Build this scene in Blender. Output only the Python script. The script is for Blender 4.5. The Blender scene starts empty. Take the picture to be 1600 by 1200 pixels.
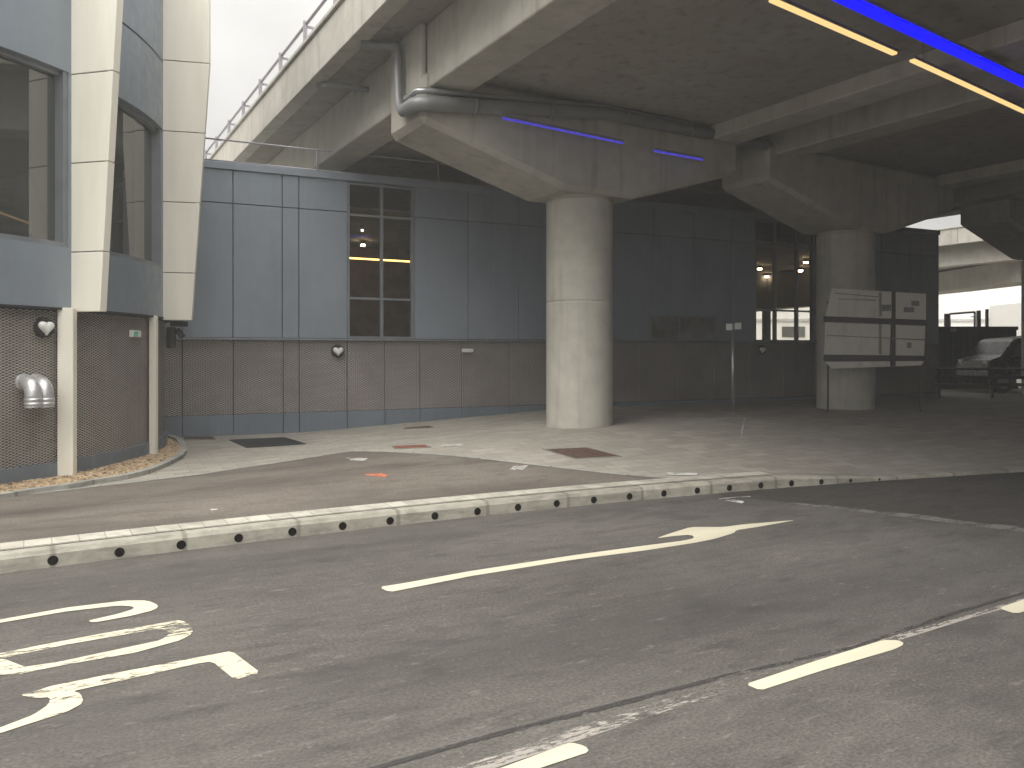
import bpy, bmesh, math, random
from mathutils import Vector, Matrix
random.seed(7)
R = math.radians
S = bpy.context.scene
COL = S.collection

# ------------------------------------------------------------------ camera
H, HV, F = 1.75, 550.0, 1200.0
cam = bpy.data.cameras.new("camera")
cam.sensor_width = 36.0
cam.lens = 36.0 * F / 1600.0
cam.shift_y = (HV - 600.0) / 1600.0
cam.clip_start = 0.05
cam.clip_end = 1500
co = bpy.data.objects.new("camera", cam)
COL.objects.link(co)
co.location = (0, 0, H)
co.rotation_euler = (R(90), 0, 0)
S.camera = co

# ------------------------------------------------------------------ light
SUN_EL, SUN_AZ = 50.0, -148.0       # azimuth measured from +Y towards +X
w = bpy.data.worlds.new("World")
S.world = w
w.use_nodes = True
nt = w.node_tree
nt.nodes.clear()
def wn(t, **k):
    n = nt.nodes.new(t)
    for a, b in k.items(): setattr(n, a, b)
    return n
out = wn("ShaderNodeOutputWorld")
sky = wn("ShaderNodeTexSky", sky_type='NISHITA', sun_disc=False)
sky.sun_elevation = R(SUN_EL); sky.sun_rotation = R(SUN_AZ)
bg1 = wn("ShaderNodeBackground"); bg1.inputs[1].default_value = 0.05
nt.links.new(sky.outputs[0], bg1.inputs[0])
tc = wn("ShaderNodeTexCoord")
sep = wn("ShaderNodeSeparateXYZ"); nt.links.new(tc.outputs["Generated"], sep.inputs[0])
grad = wn("ShaderNodeMapRange"); grad.inputs[1].default_value = .15; grad.inputs[2].default_value = 1
grad.inputs[3].default_value = 0.30; grad.inputs[4].default_value = 0.92
nt.links.new(sep.outputs[2], grad.inputs[0])
noi = wn("ShaderNodeTexNoise"); noi.inputs["Scale"].default_value = 3.2; noi.inputs["Detail"].default_value = 6
noi.inputs["Roughness"].default_value = .55
nt.links.new(tc.outputs["Generated"], noi.inputs["Vector"])
cr = wn("ShaderNodeMapRange"); cr.inputs[1].default_value = .3; cr.inputs[2].default_value = .7
cr.inputs[3].default_value = .74; cr.inputs[4].default_value = 1.06
nt.links.new(noi.outputs[0], cr.inputs[0])
mul = wn("ShaderNodeMath", operation='MULTIPLY')
nt.links.new(grad.outputs[0], mul.inputs[0]); nt.links.new(cr.outputs[0], mul.inputs[1])
# broad bright area of the cloud layer round the hidden sun
sdv = wn("ShaderNodeVectorMath", operation='DOT_PRODUCT'); nt.links.new(tc.outputs["Generated"], sdv.inputs[0])
sdv.inputs[1].default_value = (math.sin(R(SUN_AZ))*math.cos(R(SUN_EL)), math.cos(R(SUN_AZ))*math.cos(R(SUN_EL)), math.sin(R(SUN_EL)))
glow = wn("ShaderNodeMapRange", interpolation_type='SMOOTHSTEP'); glow.inputs[1].default_value = .2; glow.inputs[2].default_value = 1
glow.inputs[3].default_value = 1; glow.inputs[4].default_value = 2.2
nt.links.new(sdv.outputs["Value"], glow.inputs[0])
mul0 = mul
mul = wn("ShaderNodeMath", operation='MULTIPLY'); nt.links.new(mul0.outputs[0], mul.inputs[0]); nt.links.new(glow.outputs[0], mul.inputs[1])
bg2 = wn("ShaderNodeBackground"); bg2.inputs[0].default_value = (1, .975, .93, 1)
nt.links.new(mul.outputs[0], bg2.inputs[1])
mx = wn("ShaderNodeMixShader"); mx.inputs[0].default_value = .93
nt.links.new(bg1.outputs[0], mx.inputs[1]); nt.links.new(bg2.outputs[0], mx.inputs[2])
nt.links.new(mx.outputs[0], out.inputs[0])

sl = bpy.data.lights.new("sun", 'SUN')
sl.energy = 1.0; sl.angle = R(45); sl.color = (1, .96, .9)
so = bpy.data.objects.new("sun", sl); COL.objects.link(so)
el, az = R(SUN_EL), R(SUN_AZ)
sd = Vector((math.sin(az) * math.cos(el), math.cos(az) * math.cos(el) , math.sin(el)))
so.rotation_euler = sd.to_track_quat('Z', 'Y').to_euler()
so.location = (-20, 0, 30)

S.view_settings.view_transform = 'Standard'
S.view_settings.look = 'None'
S.view_settings.gamma = 1
S.view_settings.exposure = 1.34
S.cycles.max_bounces = 8
S.cycles.diffuse_bounces = 6

# ------------------------------------------------------------------ helpers
class B:
    def __init__(s): s.v = []; s.f = []; s.uv = []; s.sm = []
    def face(s, pts, uv=None, smooth=False):
        i = len(s.v); s.v += [tuple(p) for p in pts]; s.f.append(tuple(range(i, i + len(pts))))
        s.uv.append(uv); s.sm.append(smooth)
    def add(s, vs, fs, smooth=False):
        i = len(s.v); s.v += [tuple(p) for p in vs]
        for f in fs:
            s.f.append(tuple(i + k for k in f)); s.uv.append(None); s.sm.append(smooth)
    def hexa(s, p):   # 8 corners: bottom 4 ccw, top 4 ccw
        s.add(p, [(3,2,1,0),(4,5,6,7),(0,1,5,4),(1,2,6,5),(2,3,7,6),(3,0,4,7)])
    def box(s, fn, a, b):
        (x0,y0,z0),(x1,y1,z1) = a, b
        s.hexa([fn(x0,y0,z0),fn(x1,y0,z0),fn(x1,y1,z0),fn(x0,y1,z0),fn(x0,y0,z1),fn(x1,y0,z1),fn(x1,y1,z1),fn(x0,y1,z1)])
    def extr(s, poly, p0, p1, smooth=False):  # poly: function-produced rings
        n = len(poly)
        vs = [p0(q) for q in poly] + [p1(q) for q in poly]
        fs = [tuple(range(n - 1, -1, -1)), tuple(range(n, 2 * n))]
        for i in range(n): fs.append((i, (i + 1) % n, n + (i + 1) % n, n + i))
        s.add(vs, fs)
    def tube(s, path, r, seg=12, caps=True):
        P = [Vector(p) for p in path]; rings = []
        up = Vector((0, 0, 1))
        for i, p in enumerate(P):
            if i == 0: t = P[1] - P[0]
            elif i == len(P) - 1: t = P[-1] - P[-2]
            else: t = (P[i + 1] - p).normalized() + (p - P[i - 1]).normalized()
            t.normalize()
            if i == 0:
                a = t.cross(up)
                if a.length < 1e-3: a = t.cross(Vector((0, 1, 0)))
            else: a = a - t * a.dot(t)
            a.normalize(); b = a.cross(t)
            rr = r[i] if isinstance(r, (list, tuple)) else r
            rings.append([p + (a * math.cos(2*math.pi*k/seg) + b * math.sin(2*math.pi*k/seg)) * rr for k in range(seg)])
        i0 = len(s.v)
        for g in rings: s.v += [tuple(q) for q in g]
        for j in range(len(rings) - 1):
            for k in range(seg):
                a_, b_ = i0 + j*seg + k, i0 + j*seg + (k+1) % seg
                s.f.append((a_, b_, b_ + seg, a_ + seg)); s.uv.append(None); s.sm.append(True)
        if caps:
            s.f.append(tuple(i0 + k for k in range(seg - 1, -1, -1))); s.uv.append(None); s.sm.append(False)
            s.f.append(tuple(i0 + (len(rings)-1)*seg + k for k in range(seg))); s.uv.append(None); s.sm.append(False)
    def build(s, name, mat, parent=None, bevel=0, seg=2, loc=None, recalc=True):
        me = bpy.data.meshes.new(name)
        off = Vector(loc) if loc is not None else Vector((0, 0, 0))
        me.from_pydata([tuple(Vector(p) - off) for p in s.v], [], s.f)
        if any(u for u in s.uv):
            ul = me.uv_layers.new(name="UVMap")
            for pi, p in enumerate(me.polygons):
                for k, li in enumerate(p.loop_indices):
                    if s.uv[pi]: ul.data[li].uv = s.uv[pi][k]
        for pi, p in enumerate(me.polygons): p.use_smooth = s.sm[pi]
        bm = bmesh.new(); bm.from_mesh(me)
        
        if recalc: bmesh.ops.recalc_face_normals(bm, faces=bm.faces)
        bm.to_mesh(me); bm.free()
        me.materials.append(mat)
        o = bpy.data.objects.new(name, me); COL.objects.link(o)
        o.location = off
        if parent is not None:
            o.parent = parent
            if loc is None: o.location = -Vector(parent.location)
            else: o.location = off - Vector(parent.location)
        if bevel:
            m = o.modifiers.new("bevel", 'BEVEL'); m.width = bevel; m.segments = seg; m.limit_method = 'ANGLE'; m.angle_limit = R(25)
        return o
def tag(o, label=None, cat=None, group=None, kind=None):
    if label: o["label"] = label
    if cat: o["category"] = cat
    if group: o["group"] = group
    if kind: o["kind"] = kind
    return o
def empty(name, loc, label=None, cat=None, group=None, kind=None):
    o = bpy.data.objects.new(name, None); COL.objects.link(o); o.location = loc
    o.empty_display_size = .2
    return tag(o, label, cat, group, kind)
I3 = lambda x, y, z: (x, y, z)

# ------------------------------------------------------------------ materials
class M:
    def __init__(s, name, rough=.7, metal=0, spec=.5):
        s.m = bpy.data.materials.new(name); s.m.use_nodes = True; s.t = s.m.node_tree
        s.b = s.t.nodes["Principled BSDF"]; s.o = s.t.nodes["Material Output"]
        s.b.inputs["Roughness"].default_value = rough; s.b.inputs["Metallic"].default_value = metal
        s.b.inputs["Specular IOR Level"].default_value = spec
        s.tc = s.n("ShaderNodeTexCoord"); s.geo = s.n("ShaderNodeNewGeometry")
        s.pos = s.geo.outputs["Position"]
        s.h = None
    def n(s, t, **k):
        x = s.t.nodes.new(t)
        for a, b in k.items(): setattr(x, a, b)
        return x
    def l(s, a, b): s.t.links.new(a, b)
    def val(s, x, inp):
        if isinstance(x, (int, float)): inp.default_value = x
        elif isinstance(x, tuple): inp.default_value = x if len(x) == 4 or inp.type == 'VECTOR' else x + (1,)
        else: s.l(x, inp)
    def math(s, op, a, b=0, c=0):
        x = s.n("ShaderNodeMath", operation=op); s.val(a, x.inputs[0]); s.val(b, x.inputs[1]); s.val(c, x.inputs[2]); return x.outputs[0]
    def mapv(s, vec, scale=(1,1,1), rot=(0,0,0), loc=(0,0,0)):
        x = s.n("ShaderNodeMapping"); s.l(vec, x.inputs[0]); x.inputs[1].default_value = loc; x.inputs[2].default_value = rot; x.inputs[3].default_value = scale; return x.outputs[0]
    def noise(s, scale, detail=4, rough=.55, vec=None, dist=0):
        x = s.n("ShaderNodeTexNoise"); s.l(vec if vec is not None else s.pos, x.inputs["Vector"])
        x.inputs["Scale"].default_value = scale; x.inputs["Detail"].default_value = detail; x.inputs["Roughness"].default_value = rough
        x.inputs["Distortion"].default_value = dist
        return x.outputs[0]
    def ramp(s, f, a, b, lo=0., hi=1.):
        x = s.n("ShaderNodeMapRange"); s.l(f, x.inputs[0]); x.inputs[1].default_value = a; x.inputs[2].default_value = b
        x.inputs[3].default_value = lo; x.inputs[4].default_value = hi; return x.outputs[0]
    def mix(s, f, a, b, mode='MIX'):
        x = s.n("ShaderNodeMix", data_type='RGBA', blend_type=mode)
        s.val(f, x.inputs[0]); s.val(a, x.inputs[6]); s.val(b, x.inputs[7]); return x.outputs[2]
    def sep(s, v):
        x = s.n("ShaderNodeSeparateXYZ"); s.l(v, x.inputs[0]); return x.outputs
    def comb(s, a, b, c=0):
        x = s.n("ShaderNodeCombineXYZ"); s.val(a, x.inputs[0]); s.val(b, x.inputs[1]); s.val(c, x.inputs[2]); return x.outputs[0]
    def color(s, c): s.val(c, s.b.inputs["Base Color"]); return s
    def rough(s, c): s.val(c, s.b.inputs["Roughness"]); return s
    def bump(s, h, strength=.3, dist=.01):
        x = s.n("ShaderNodeBump"); x.inputs["Strength"].default_value = strength; x.inputs["Distance"].default_value = dist
        s.l(h, x.inputs["Height"])
        if s.h is not None: s.l(s.h, x.inputs["Normal"])
        s.h = x.outputs[0]; s.l(s.h, s.b.inputs["Normal"]); return s
    def alpha(s, f): s.val(f, s.b.inputs["Alpha"]); return s

def flat(name, c, rough=.6, metal=0, spec=.5, var=.12, sc=3.):
    m = M(name, rough, metal, spec)
    n = m.noise(sc, 4)
    m.color(m.mix(m.ramp(n, .3, .7), tuple(x * (1 - var) for x in c), tuple(x * (1 + var) for x in c)))
    m.rough(m.ramp(m.noise(sc * 4, 3), .3, .7, max(.03, rough - .08), min(1, rough + .08)))
    return m.m

def concrete(name, a, b, stain=(.10, .085, .07), stain_amt=.35, dark=(.2,.19,.17), pits=True):
    m = M(name, .85, 0, .3)
    big = m.noise(.55, 5, .6); mid = m.noise(3.0, 5, .6); fine = m.noise(60, 3, .7)
    c = m.mix(m.ramp(big, .3, .7), a, b)
    c = m.mix(m.ramp(mid, .35, .75, 0, .35), c, dark)
    # vertical weather streaks
    st = m.noise(1.0, 4, .6, m.mapv(m.pos, (5, 5, .35)))
    c = m.mix(m.ramp(st, .52, .75, 0, stain_amt), c, stain)
    rust = m.noise(.7, 3, .5, m.mapv(m.pos, (1, 1, 1), loc=(7, 3, 1)))
    c = m.mix(m.ramp(rust, .58, .75, 0, stain_amt * .6), c, (.22, .15, .11))
    c = m.mix(m.ramp(fine, .3, .7, 0, .25), c, m.mix(1.0, c, (.75, .75, .75), 'MULTIPLY'))
    if pits:
      pv = m.n("ShaderNodeTexVoronoi"); m.l(m.pos, pv.inputs["Vector"]); pv.inputs["Scale"].default_value = 9
      c = m.mix(m.ramp(pv.outputs["Distance"], .03, .07, .45, 0), c, (.08, .075, .07))
    m.color(c); m.bump(m.math('ADD', fine, m.math('MULTIPLY', mid, 2.)), .25, .01)
    return m.m

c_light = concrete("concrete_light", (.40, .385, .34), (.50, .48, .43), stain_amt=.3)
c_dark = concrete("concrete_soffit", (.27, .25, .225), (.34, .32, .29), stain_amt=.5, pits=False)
c_column = concrete("concrete_column", (.42, .41, .36), (.54, .52, .46), stain_amt=.25)

def metal_panel(name, c, var=.06):
    m = M(name, .42, .25, .5)
    big = m.noise(.5, 3); st = m.noise(1, 4, .6, m.mapv(m.pos, (4, 4, .25)))
    col = m.mix(m.ramp(big, .3, .7), tuple(x * (1 - var) for x in c), tuple(x * (1 + var) for x in c))
    col = m.mix(m.ramp(st, .55, .8, 0, .3), col, tuple(x * .6 for x in c))
    col = m.mix(m.ramp(m.noise(22, 4, .7), .55, .8, 0, .25), col, (.3, .3, .29))
    col = m.mix(m.ramp(m.noise(1.1, 5, .65, m.mapv(m.pos, (1,1,.5), loc=(5,2,9))), .5, .72, 0, .35), col, tuple(x * .68 for x in c))
    col = m.mix(m.ramp(m.noise(1.0, 3, .7, m.mapv(m.pos, (14,14,.5))), .58, .75, 0, .3), col, (.34,.36,.37))
    m.color(col); m.rough(m.ramp(m.noise(6, 4), .3, .7, .30, .60))
    m.bump(m.noise(1.2, 2), .35, .02)
    return m.m
blue = metal_panel("blue_grey_panel", (.245, .285, .335))
blue_low = metal_panel("blue_grey_plinth", (.17, .205, .245))
cream = M("cream_panel", .5)
cream.color(cream.mix(cream.ramp(cream.noise(1, 4, .6, cream.mapv(cream.pos, (3, 3, .4))), .35, .75), (.84, .81, .71), (.73, .70, .61)))
cream.bump(cream.noise(2, 3), .15, .01); cream = cream.m
dark_gap = flat("dark_joint", (.02, .022, .025), .8)
frame_m = flat("window_frame_metal", (.22, .24, .26), .45, .4)
steel = flat("galvanised_steel", (.42, .43, .44), .38, .8)
bright_steel = flat("bright_duct_steel", (.60, .60, .61), .34, .6, var=.08, sc=5)
rail_m = flat("railing_metal", (.33, .32, .35), .5, .3)
black = flat("black_plastic", (.012, .012, .013), .5)
white_plastic = flat("white_plastic", (.72, .72, .70), .35, var=.04)
darkgreen = flat("dark_green_paint", (.022, .032, .030), .45, var=.3)
pipe_m = flat("grey_pipe", (.20, .205, .21), .45, .2)
interior = flat("interior_brown", (.26, .17, .14), .8, var=.3)
backing = flat("panel_backing", (.07, .08, .09), .8)
rust_m = flat("rusty_cover", (.085, .05, .036), .8, var=.35, sc=14)
red_m = flat("red_cover", (.20, .07, .045), .8, var=.3, sc=14)
grate_m = flat("cast_iron_grate", (.045, .05, .05), .6, .4, var=.3, sc=12)

def expanded(name, w_, h_, light, dark):
    m = M(name, .5, .35)
    uv = m.sep(m.tc.outputs["UV"])
    a = m.math('DIVIDE', uv[0], w_); b = m.math('DIVIDE', uv[1], h_)
    s1 = m.math('SINE', m.math('MULTIPLY', m.math('ADD', a, b), math.pi))
    s2 = m.math('SINE', m.math('MULTIPLY', m.math('SUBTRACT', a, b), math.pi))
    d = m.math('ABSOLUTE', m.math('MULTIPLY', s1, s2))       # 0 on strands, 1 in openings
    k = m.ramp(d, .2, .6)
    big = m.noise(.8, 4)
    base = m.mix(m.ramp(big, .3, .7), tuple(x * .8 for x in light), tuple(x * 1.15 for x in light))
    m.color(m.mix(k, base, dark))
    m.bump(m.math('SUBTRACT', 1, d), 1.0, .02)
    m.rough(m.ramp(k, 0, 1, .45, .9))
    return m.m
mesh_near = expanded("expanded_metal_drum", .085, .034, (.50, .46, .42), (.11, .10, .092))
mesh_far = expanded("expanded_metal_hall", .09, .038, (.54, .50, .475), (.17, .155, .15))

def glass_mat(name, trans=.75, tint=(.6, .6, .58), ior=1.75):
    m = bpy.data.materials.new(name); m.use_nodes = True; t = m.node_tree; t.nodes.clear()
    o = t.nodes.new("ShaderNodeOutputMaterial"); tr = t.nodes.new("ShaderNodeBsdfTransparent"); tr.inputs[0].default_value = tint + (1,)
    gl = t.nodes.new("ShaderNodeBsdfGlossy"); gl.inputs["Roughness"].default_value = .015; gl.inputs[0].default_value = (.9, .92, .9, 1)
    fr = t.nodes.new("ShaderNodeFresnel"); fr.inputs[0].default_value = ior
    mxs = t.nodes.new("ShaderNodeMixShader"); t.links.new(fr.outputs[0], mxs.inputs[0]); t.links.new(tr.outputs[0], mxs.inputs[1]); t.links.new(gl.outputs[0], mxs.inputs[2])
    t.links.new(mxs.outputs[0], o.inputs[0]); return m
glass = glass_mat("window_glass", tint=(.75,.74,.70), ior=1.8)
def dark_glass():
    m = M("dark_glass", .02, 0, .9)
    m.color(m.mix(m.ramp(m.noise(.6, 3), .3, .7), (.035, .038, .035), (.06, .062, .058)))
    m.b.inputs["IOR"].default_value = 1.75
    return m.m
dglass = dark_glass()
def emit(name, c, s):
    m = bpy.data.materials.new(name); m.use_nodes = True; b = m.node_tree.nodes["Principled BSDF"]
    b.inputs["Base Color"].default_value = (.0, .0, .0, 1)
    b.inputs["Emission Color"].default_value = c + (1,); b.inputs["Emission Strength"].default_value = s; b.inputs["Specular IOR Level"].default_value = .1
    return m
blue_reflection = emit("blue_reflection", (.0, .0, 1.0), .7)
amber_reflection = emit("amber_reflection", (1.0, .66, .27), .46)
warm_lamp = emit("warm_lamp", (1.0, .70, .40), 22)
amber_in = emit("amber_interior", (1.0, .55, .16), 2.2)
white_lamp = emit("white_lamp", (1.0, .95, .85), 1.0)
green_sign = emit("green_sign", (.15, .6, .3), .12)

KD = math.atan2(.49, .88)   # road direction angle
def asphalt(name, a, b, streak=.35, speck=True):
    m = M(name, .88, 0, .35)
    v = m.mapv(m.pos, (1, 1, 1), (0, 0, -R(27)))
    va = m.mapv(v, (.35, 1.0, 1))
    big = m.noise(.35, 4, .6, v); band = m.noise(.9, 4, .6, m.mapv(v, (.16, 1, 1)))
    mid = m.noise(9, 4, .65, va); fine = m.noise(70, 3, .8, m.mapv(v, (.6, 1, 1)))
    c = m.mix(m.ramp(big, .3, .7), a, b)
    c = m.mix(m.ramp(band, .4, .7, 0, streak), c, tuple(x * 1.5 for x in b))
    c = m.mix(m.ramp(mid, .45, .75, 0, .45), c, tuple(x * .6 for x in a))
    g = m.ramp(fine, .35, .68)
    c = m.mix(g, m.mix(1., c, (.62, .62, .62), 'MULTIPLY'), m.mix(1., c, (1.35, 1.35, 1.33), 'MULTIPLY'))
    if speck:
        vo = m.n("ShaderNodeTexVoronoi"); m.l(m.mapv(v, (.7, 1, 1)), vo.inputs["Vector"]); vo.inputs["Scale"].default_value = 16
        c = m.mix(m.ramp(vo.outputs["Distance"], .05, .13, .4, 0), c, (.26, .25, .23))
        dr = m.noise(1.6, 5, .65, m.mapv(v, (.5, 1, 1), loc=(4, 9, 0)))
        c = m.mix(m.ramp(m.noise(.5, 3, .5, m.mapv(v, (.12, 1.6, 1), loc=(1, 5, 0))), .5, .66, 0, .45), c, tuple(x * .62 for x in a))
        c = m.mix(m.ramp(m.noise(5, 5, .75, m.mapv(v, (.3, 1, 1), loc=(2, 3, 0))), .54, .66, 0, .5), c, tuple(x * .5 for x in a))
        c = m.mix(m.ramp(m.noise(14, 4, .75, m.mapv(v, (.3, 1, 1), loc=(8, 3, 0))), .60, .7, 0, .5), c, tuple(x * 1.9 for x in b))
        c = m.mix(m.ramp(dr, .54, .68, 0, .5), c, tuple(x * .55 for x in a))
    else:
        c = m.mix(m.ramp(m.noise(.8, 5, .6, m.mapv(v, (.35, 1, 1), loc=(3, 2, 0))), .48, .62, 0, .5), c, tuple(x * .5 for x in a))
        c = m.mix(m.ramp(m.noise(2.5, 4, .6, m.mapv(v, (.15, 1.4, 1))), .55, .68, 0, .4), c, tuple(x * .55 for x in a))
    m.color(c); m.bump(fine, .5, .006); m.bump(mid, .2, .01)
    m.rough(m.ramp(big, .35, .65, .62, .92))
    return m.m
road_m = asphalt("road_asphalt", (.080, .074, .068), (.118, .110, .101))
side_m = asphalt("side_asphalt", (.115, .098, .083), (.185, .163, .140), .3, False)
patch_m = asphalt("new_dark_tarmac", (.054, .050, .046), (.080, .075, .070), .15)
ground_m = asphalt("ground_asphalt", (.10, .097, .09), (.14, .135, .125))

def paving():
    m = M("paving_slabs", .85, 0, .3)
    v = m.mapv(m.pos, (1, 1, 1), (0, 0, -R(27)))
    br = m.n("ShaderNodeTexBrick"); m.l(v, br.inputs["Vector"])
    br.inputs["Scale"].default_value = 1; br.inputs["Brick Width"].default_value = .42; br.inputs["Row Height"].default_value = .21
    br.inputs["Mortar Size"].default_value = .006; br.inputs["Mortar Smooth"].default_value = .3
    br.inputs["Color1"].default_value = (.27, .25, .21, 1); br.inputs["Color2"].default_value = (.37, .345, .295, 1)
    br.inputs["Mortar"].default_value = (.17, .16, .14, 1); br.inputs["Bias"].default_value = 0
    big = m.noise(.5, 5, .65); mid = m.noise(4, 5, .7)
    c = m.mix(m.ramp(big, .42, .65, 0, .4), br.outputs[0], (.21, .19, .165))
    c = m.mix(m.ramp(mid, .5, .8, 0, .5), c, (.16, .15, .13))
    c = m.mix(m.ramp(m.noise(80, 3), .3, .7, 0, .25), c, (.5, .48, .44))
    m.color(c); m.bump(m.math('SUBTRACT', 1, br.outputs[1]), .4, .006); m.bump(mid, .2, .01)
    return m.m
pave_m = paving()
def kerbm(name, w_, h_, a, b):
    m = M(name, .8, 0, .3)
    uv = m.sep(m.tc.outputs["UV"])
    fr = m.math('FRACT', m.math('DIVIDE', uv[0], w_))
    joint = m.ramp(m.math('ABSOLUTE', m.math('SUBTRACT', fr, .5)), .47, .49)
    cell = m.n("ShaderNodeTexWhiteNoise", noise_dimensions='1D'); m.l(m.math('FLOOR', m.math('DIVIDE', uv[0], w_)), cell.inputs["W"])
    c = m.mix(cell.outputs[0], a, b)
    c = m.mix(m.ramp(m.noise(6, 5, .7), .45, .75, 0, .6), c, tuple(x * .45 for x in a))
    c = m.mix(m.ramp(m.noise(1.6, 5, .7, m.mapv(m.pos, (1,1,6))), .48, .66, 0, .55), c, tuple(x * .45 for x in a))
    c = m.mix(m.math('MULTIPLY', joint, .6), c, (.13, .12, .10))
    m.color(c); m.bump(m.noise(30, 4), .3, .006)
    return m.m
kerb_m = kerbm("kerb_concrete", 1.0, 1, (.33, .315, .265), (.40, .38, .325))
band_m = kerbm("kerb_band_paving", .2, 1, (.42, .40, .34), (.54, .52, .45))
edging_m = kerbm("edging_concrete", .9, 1, (.33, .33, .30), (.40, .39, .35))

def paint(name, wear=.5, c=(.64, .60, .46)):
    m = M(name, .7)
    v = m.mapv(m.pos, (1, 1, 1), (0, 0, -R(27)))
    n1 = m.noise(2.2, 5, .7, m.mapv(v, (.22, 2.2, 1))); n2 = m.noise(45, 3, .8, m.mapv(v, (.25, 1, 1)))
    f = m.math('ADD', m.math('MULTIPLY', n1, .6), m.math('MULTIPLY', n2, .4))
    th = .5 - (.5 - wear) * .35
    m.alpha(m.ramp(f, wear - .02, wear + .05, 0, 1))
    m.color(m.mix(m.ramp(n1, .3, .7), c, tuple(x * .8 for x in c)))
    return m.m
paint_new = paint("fresh_lane_paint", .25)
paint_worn = paint("worn_lane_paint", .45)
paint_faint = paint("faint_lane_paint", .49, (.36, .335, .30))
spray_w = paint("white_spray_paint", .48, (.7, .7, .66))
spray_o = paint("orange_spray_paint", .49, (.65, .22, .12))
tar = paint("tar_seam", .47, (.05, .047, .045))

def gravelm():
    m = M("buff_gravel", .9)
    vo = m.n("ShaderNodeTexVoronoi"); m.l(m.pos, vo.inputs["Vector"]); vo.inputs["Scale"].default_value = 28
    sp = m.sep(vo.outputs["Color"])
    c = m.mix(sp[0], (.33, .22, .12), (.60, .47, .31)); c = m.mix(m.ramp(sp[1], .8, .82), c, (.16, .12, .08))
    m.color(c); m.bump(vo.outputs["Distance"], .9, .02); return m.m
gravel_m = gravelm()

# ------------------------------------------------------------------ ground surfaces
kp = []
for u, v in [(0,897),(200,871),(387,850),(512,832),(700,810),(967,786),(1142,770.5),(1232,762),(1337,752),(1600,739)]:
    Y = H * F / (v - HV); kp.append(((u - 800) / F * Y, Y))
# least squares quadratic of kerb line
def fitq(P):
    import itertools
    A = [[0]*4 for _ in range(3)]
    for x, y in P:
        r = [1, x, x*x]
        for i in range(3):
            for j in range(3): A[i][j] += r[i]*r[j]
            A[i][3] += r[i]*y
    for i in range(3):
        p = A[i][i]
        A[i] = [q/p for q in A[i]]
        for j in range(3):
            if j != i: A[j] = [a - A[j][i]*b for a, b in zip(A[j], A[i])]
    return [A[i][3] for i in range(3)]
K0, K1, K2 = fitq(kp)
def ky(x):
    if x > 5.5:
        s = K1 + 2*K2*5.5; return K0 + K1*5.5 + K2*30.25 + s*(x-5.5)
    if x < -6:
        s = K1 + 2*K2*-6; return K0 - 6*K1 + 36*K2 + s*(x+6)
    return K0 + K1*x + K2*x*x
def sst(t): t = max(0, min(1, t)); return t*t*(3-2*t)
def khf(x):      # kerb upstand height, dropping towards the right
    return .145 - .10 * sst((x - 3.2) / 2.2)
def g(X, Y):
    nb = .14
    if X > 3.0: nb = khf(X) - .005 + (.145 - khf(X)) * sst((Y - ky(X) - .2) / 1.6)
    return nb + .31 * max(0, min(1, (X + 4.1) / 5.5)) * sst((Y - ky(X) - .6) / 4.2)
def grd(u, v, z=None):
    if z is None:
        z = .2
        for _ in range(30):
            Y = (H - z) * F / (v - HV); X = (u - 800) / F * Y; z = .5*z + .5*g(X, Y)
    Y = (H - z) * F / (v - HV)
    return ((u - 800) / F * Y, Y, z)

b = B(); b.face([(-400,-300,-.03),(400,-300,-.03),(400,700,-.03),(-400,700,-.03)])
tag(b.build("ground", ground_m), "wide asphalt ground around the roads", None, kind="structure")
# road: from far behind camera up to the kerb line
xs = [-60 + i*1.0 for i in range(141)]
b = B()
for i in range(len(xs)-1):
    x0, x1 = xs[i], xs[i+1]
    b.face([(x0,-60,0),(x1,-60,0),(x1,ky(x1)+.06,0),(x0,ky(x0)+.06,0)])
tag(b.build("road", road_m), "grey tarmac road in the foreground", None, kind="structure")
# pavement heightfield
b = B()
gx = [-60,-45,-30,-20,-14,-10] + [-8 + .5*i for i in range(45)] + [15,17,20,25,32,45,80]
ds = [.16,.4,.7,1,1.4,1.8,2.2,2.7,3.2,3.8,4.4,5,6,7,8,10,13,17,22,30,45,80]
def pt(x, d):
    y = ky(x) + d; return (x, y, g(x, y))
for i in range(len(gx)-1):
    for j in range(len(ds)-1):
        b.add([pt(gx[i],ds[j]),pt(gx[i+1],ds[j]),pt(gx[i+1],ds[j+1]),pt(gx[i],ds[j+1])],[(0,1,2,3)],True)
tag(b.build("pavement", pave_m), "pale block paving rising towards the buildings", None, kind="structure")

# kerb with drainage holes
def kdir(x):
    s = (ky(x+.01)-ky(x-.01))/.02; t = Vector((1, s, 0)).normalized(); return t, Vector((-t.y, t.x, 0))
kx0, kx1 = -9.5, 24
KP = []; x = kx0; L = 0; 
while x < kx1:
    t, n = kdir(x); KP.append((x, ky(x), t, n, L)); L += .1; x += .1*t.x
kerb = empty("drainage_kerb", (0, ky(0), 0), "long cream concrete drainage kerb with round black inlets beside the road", "kerb", None, "structure")
b = B()
prof = [(0,0),(0,.75),(.02,1),(.155,1),(.155,0)]
for i in range(len(KP)-1):
    rs = []
    for q in (KP[i], KP[i+1]):
        hh = khf(q[0])
        rs.append([Vector((q[0],q[1],0)) + q[3]*o_ + Vector((0,0,(z_*hh if z_ < .9 else hh) if z_ else -.02)) for o_, z_ in prof])
    for k in range(4):
        b.face([rs[0][k],rs[1][k],rs[1][k+1],rs[0][k+1]],[(KP[i][4],k),(KP[i+1][4],k),(KP[i+1][4],k+1),(KP[i][4],k+1)])
b.build("kerb_stone", kerb_m, kerb)
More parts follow.
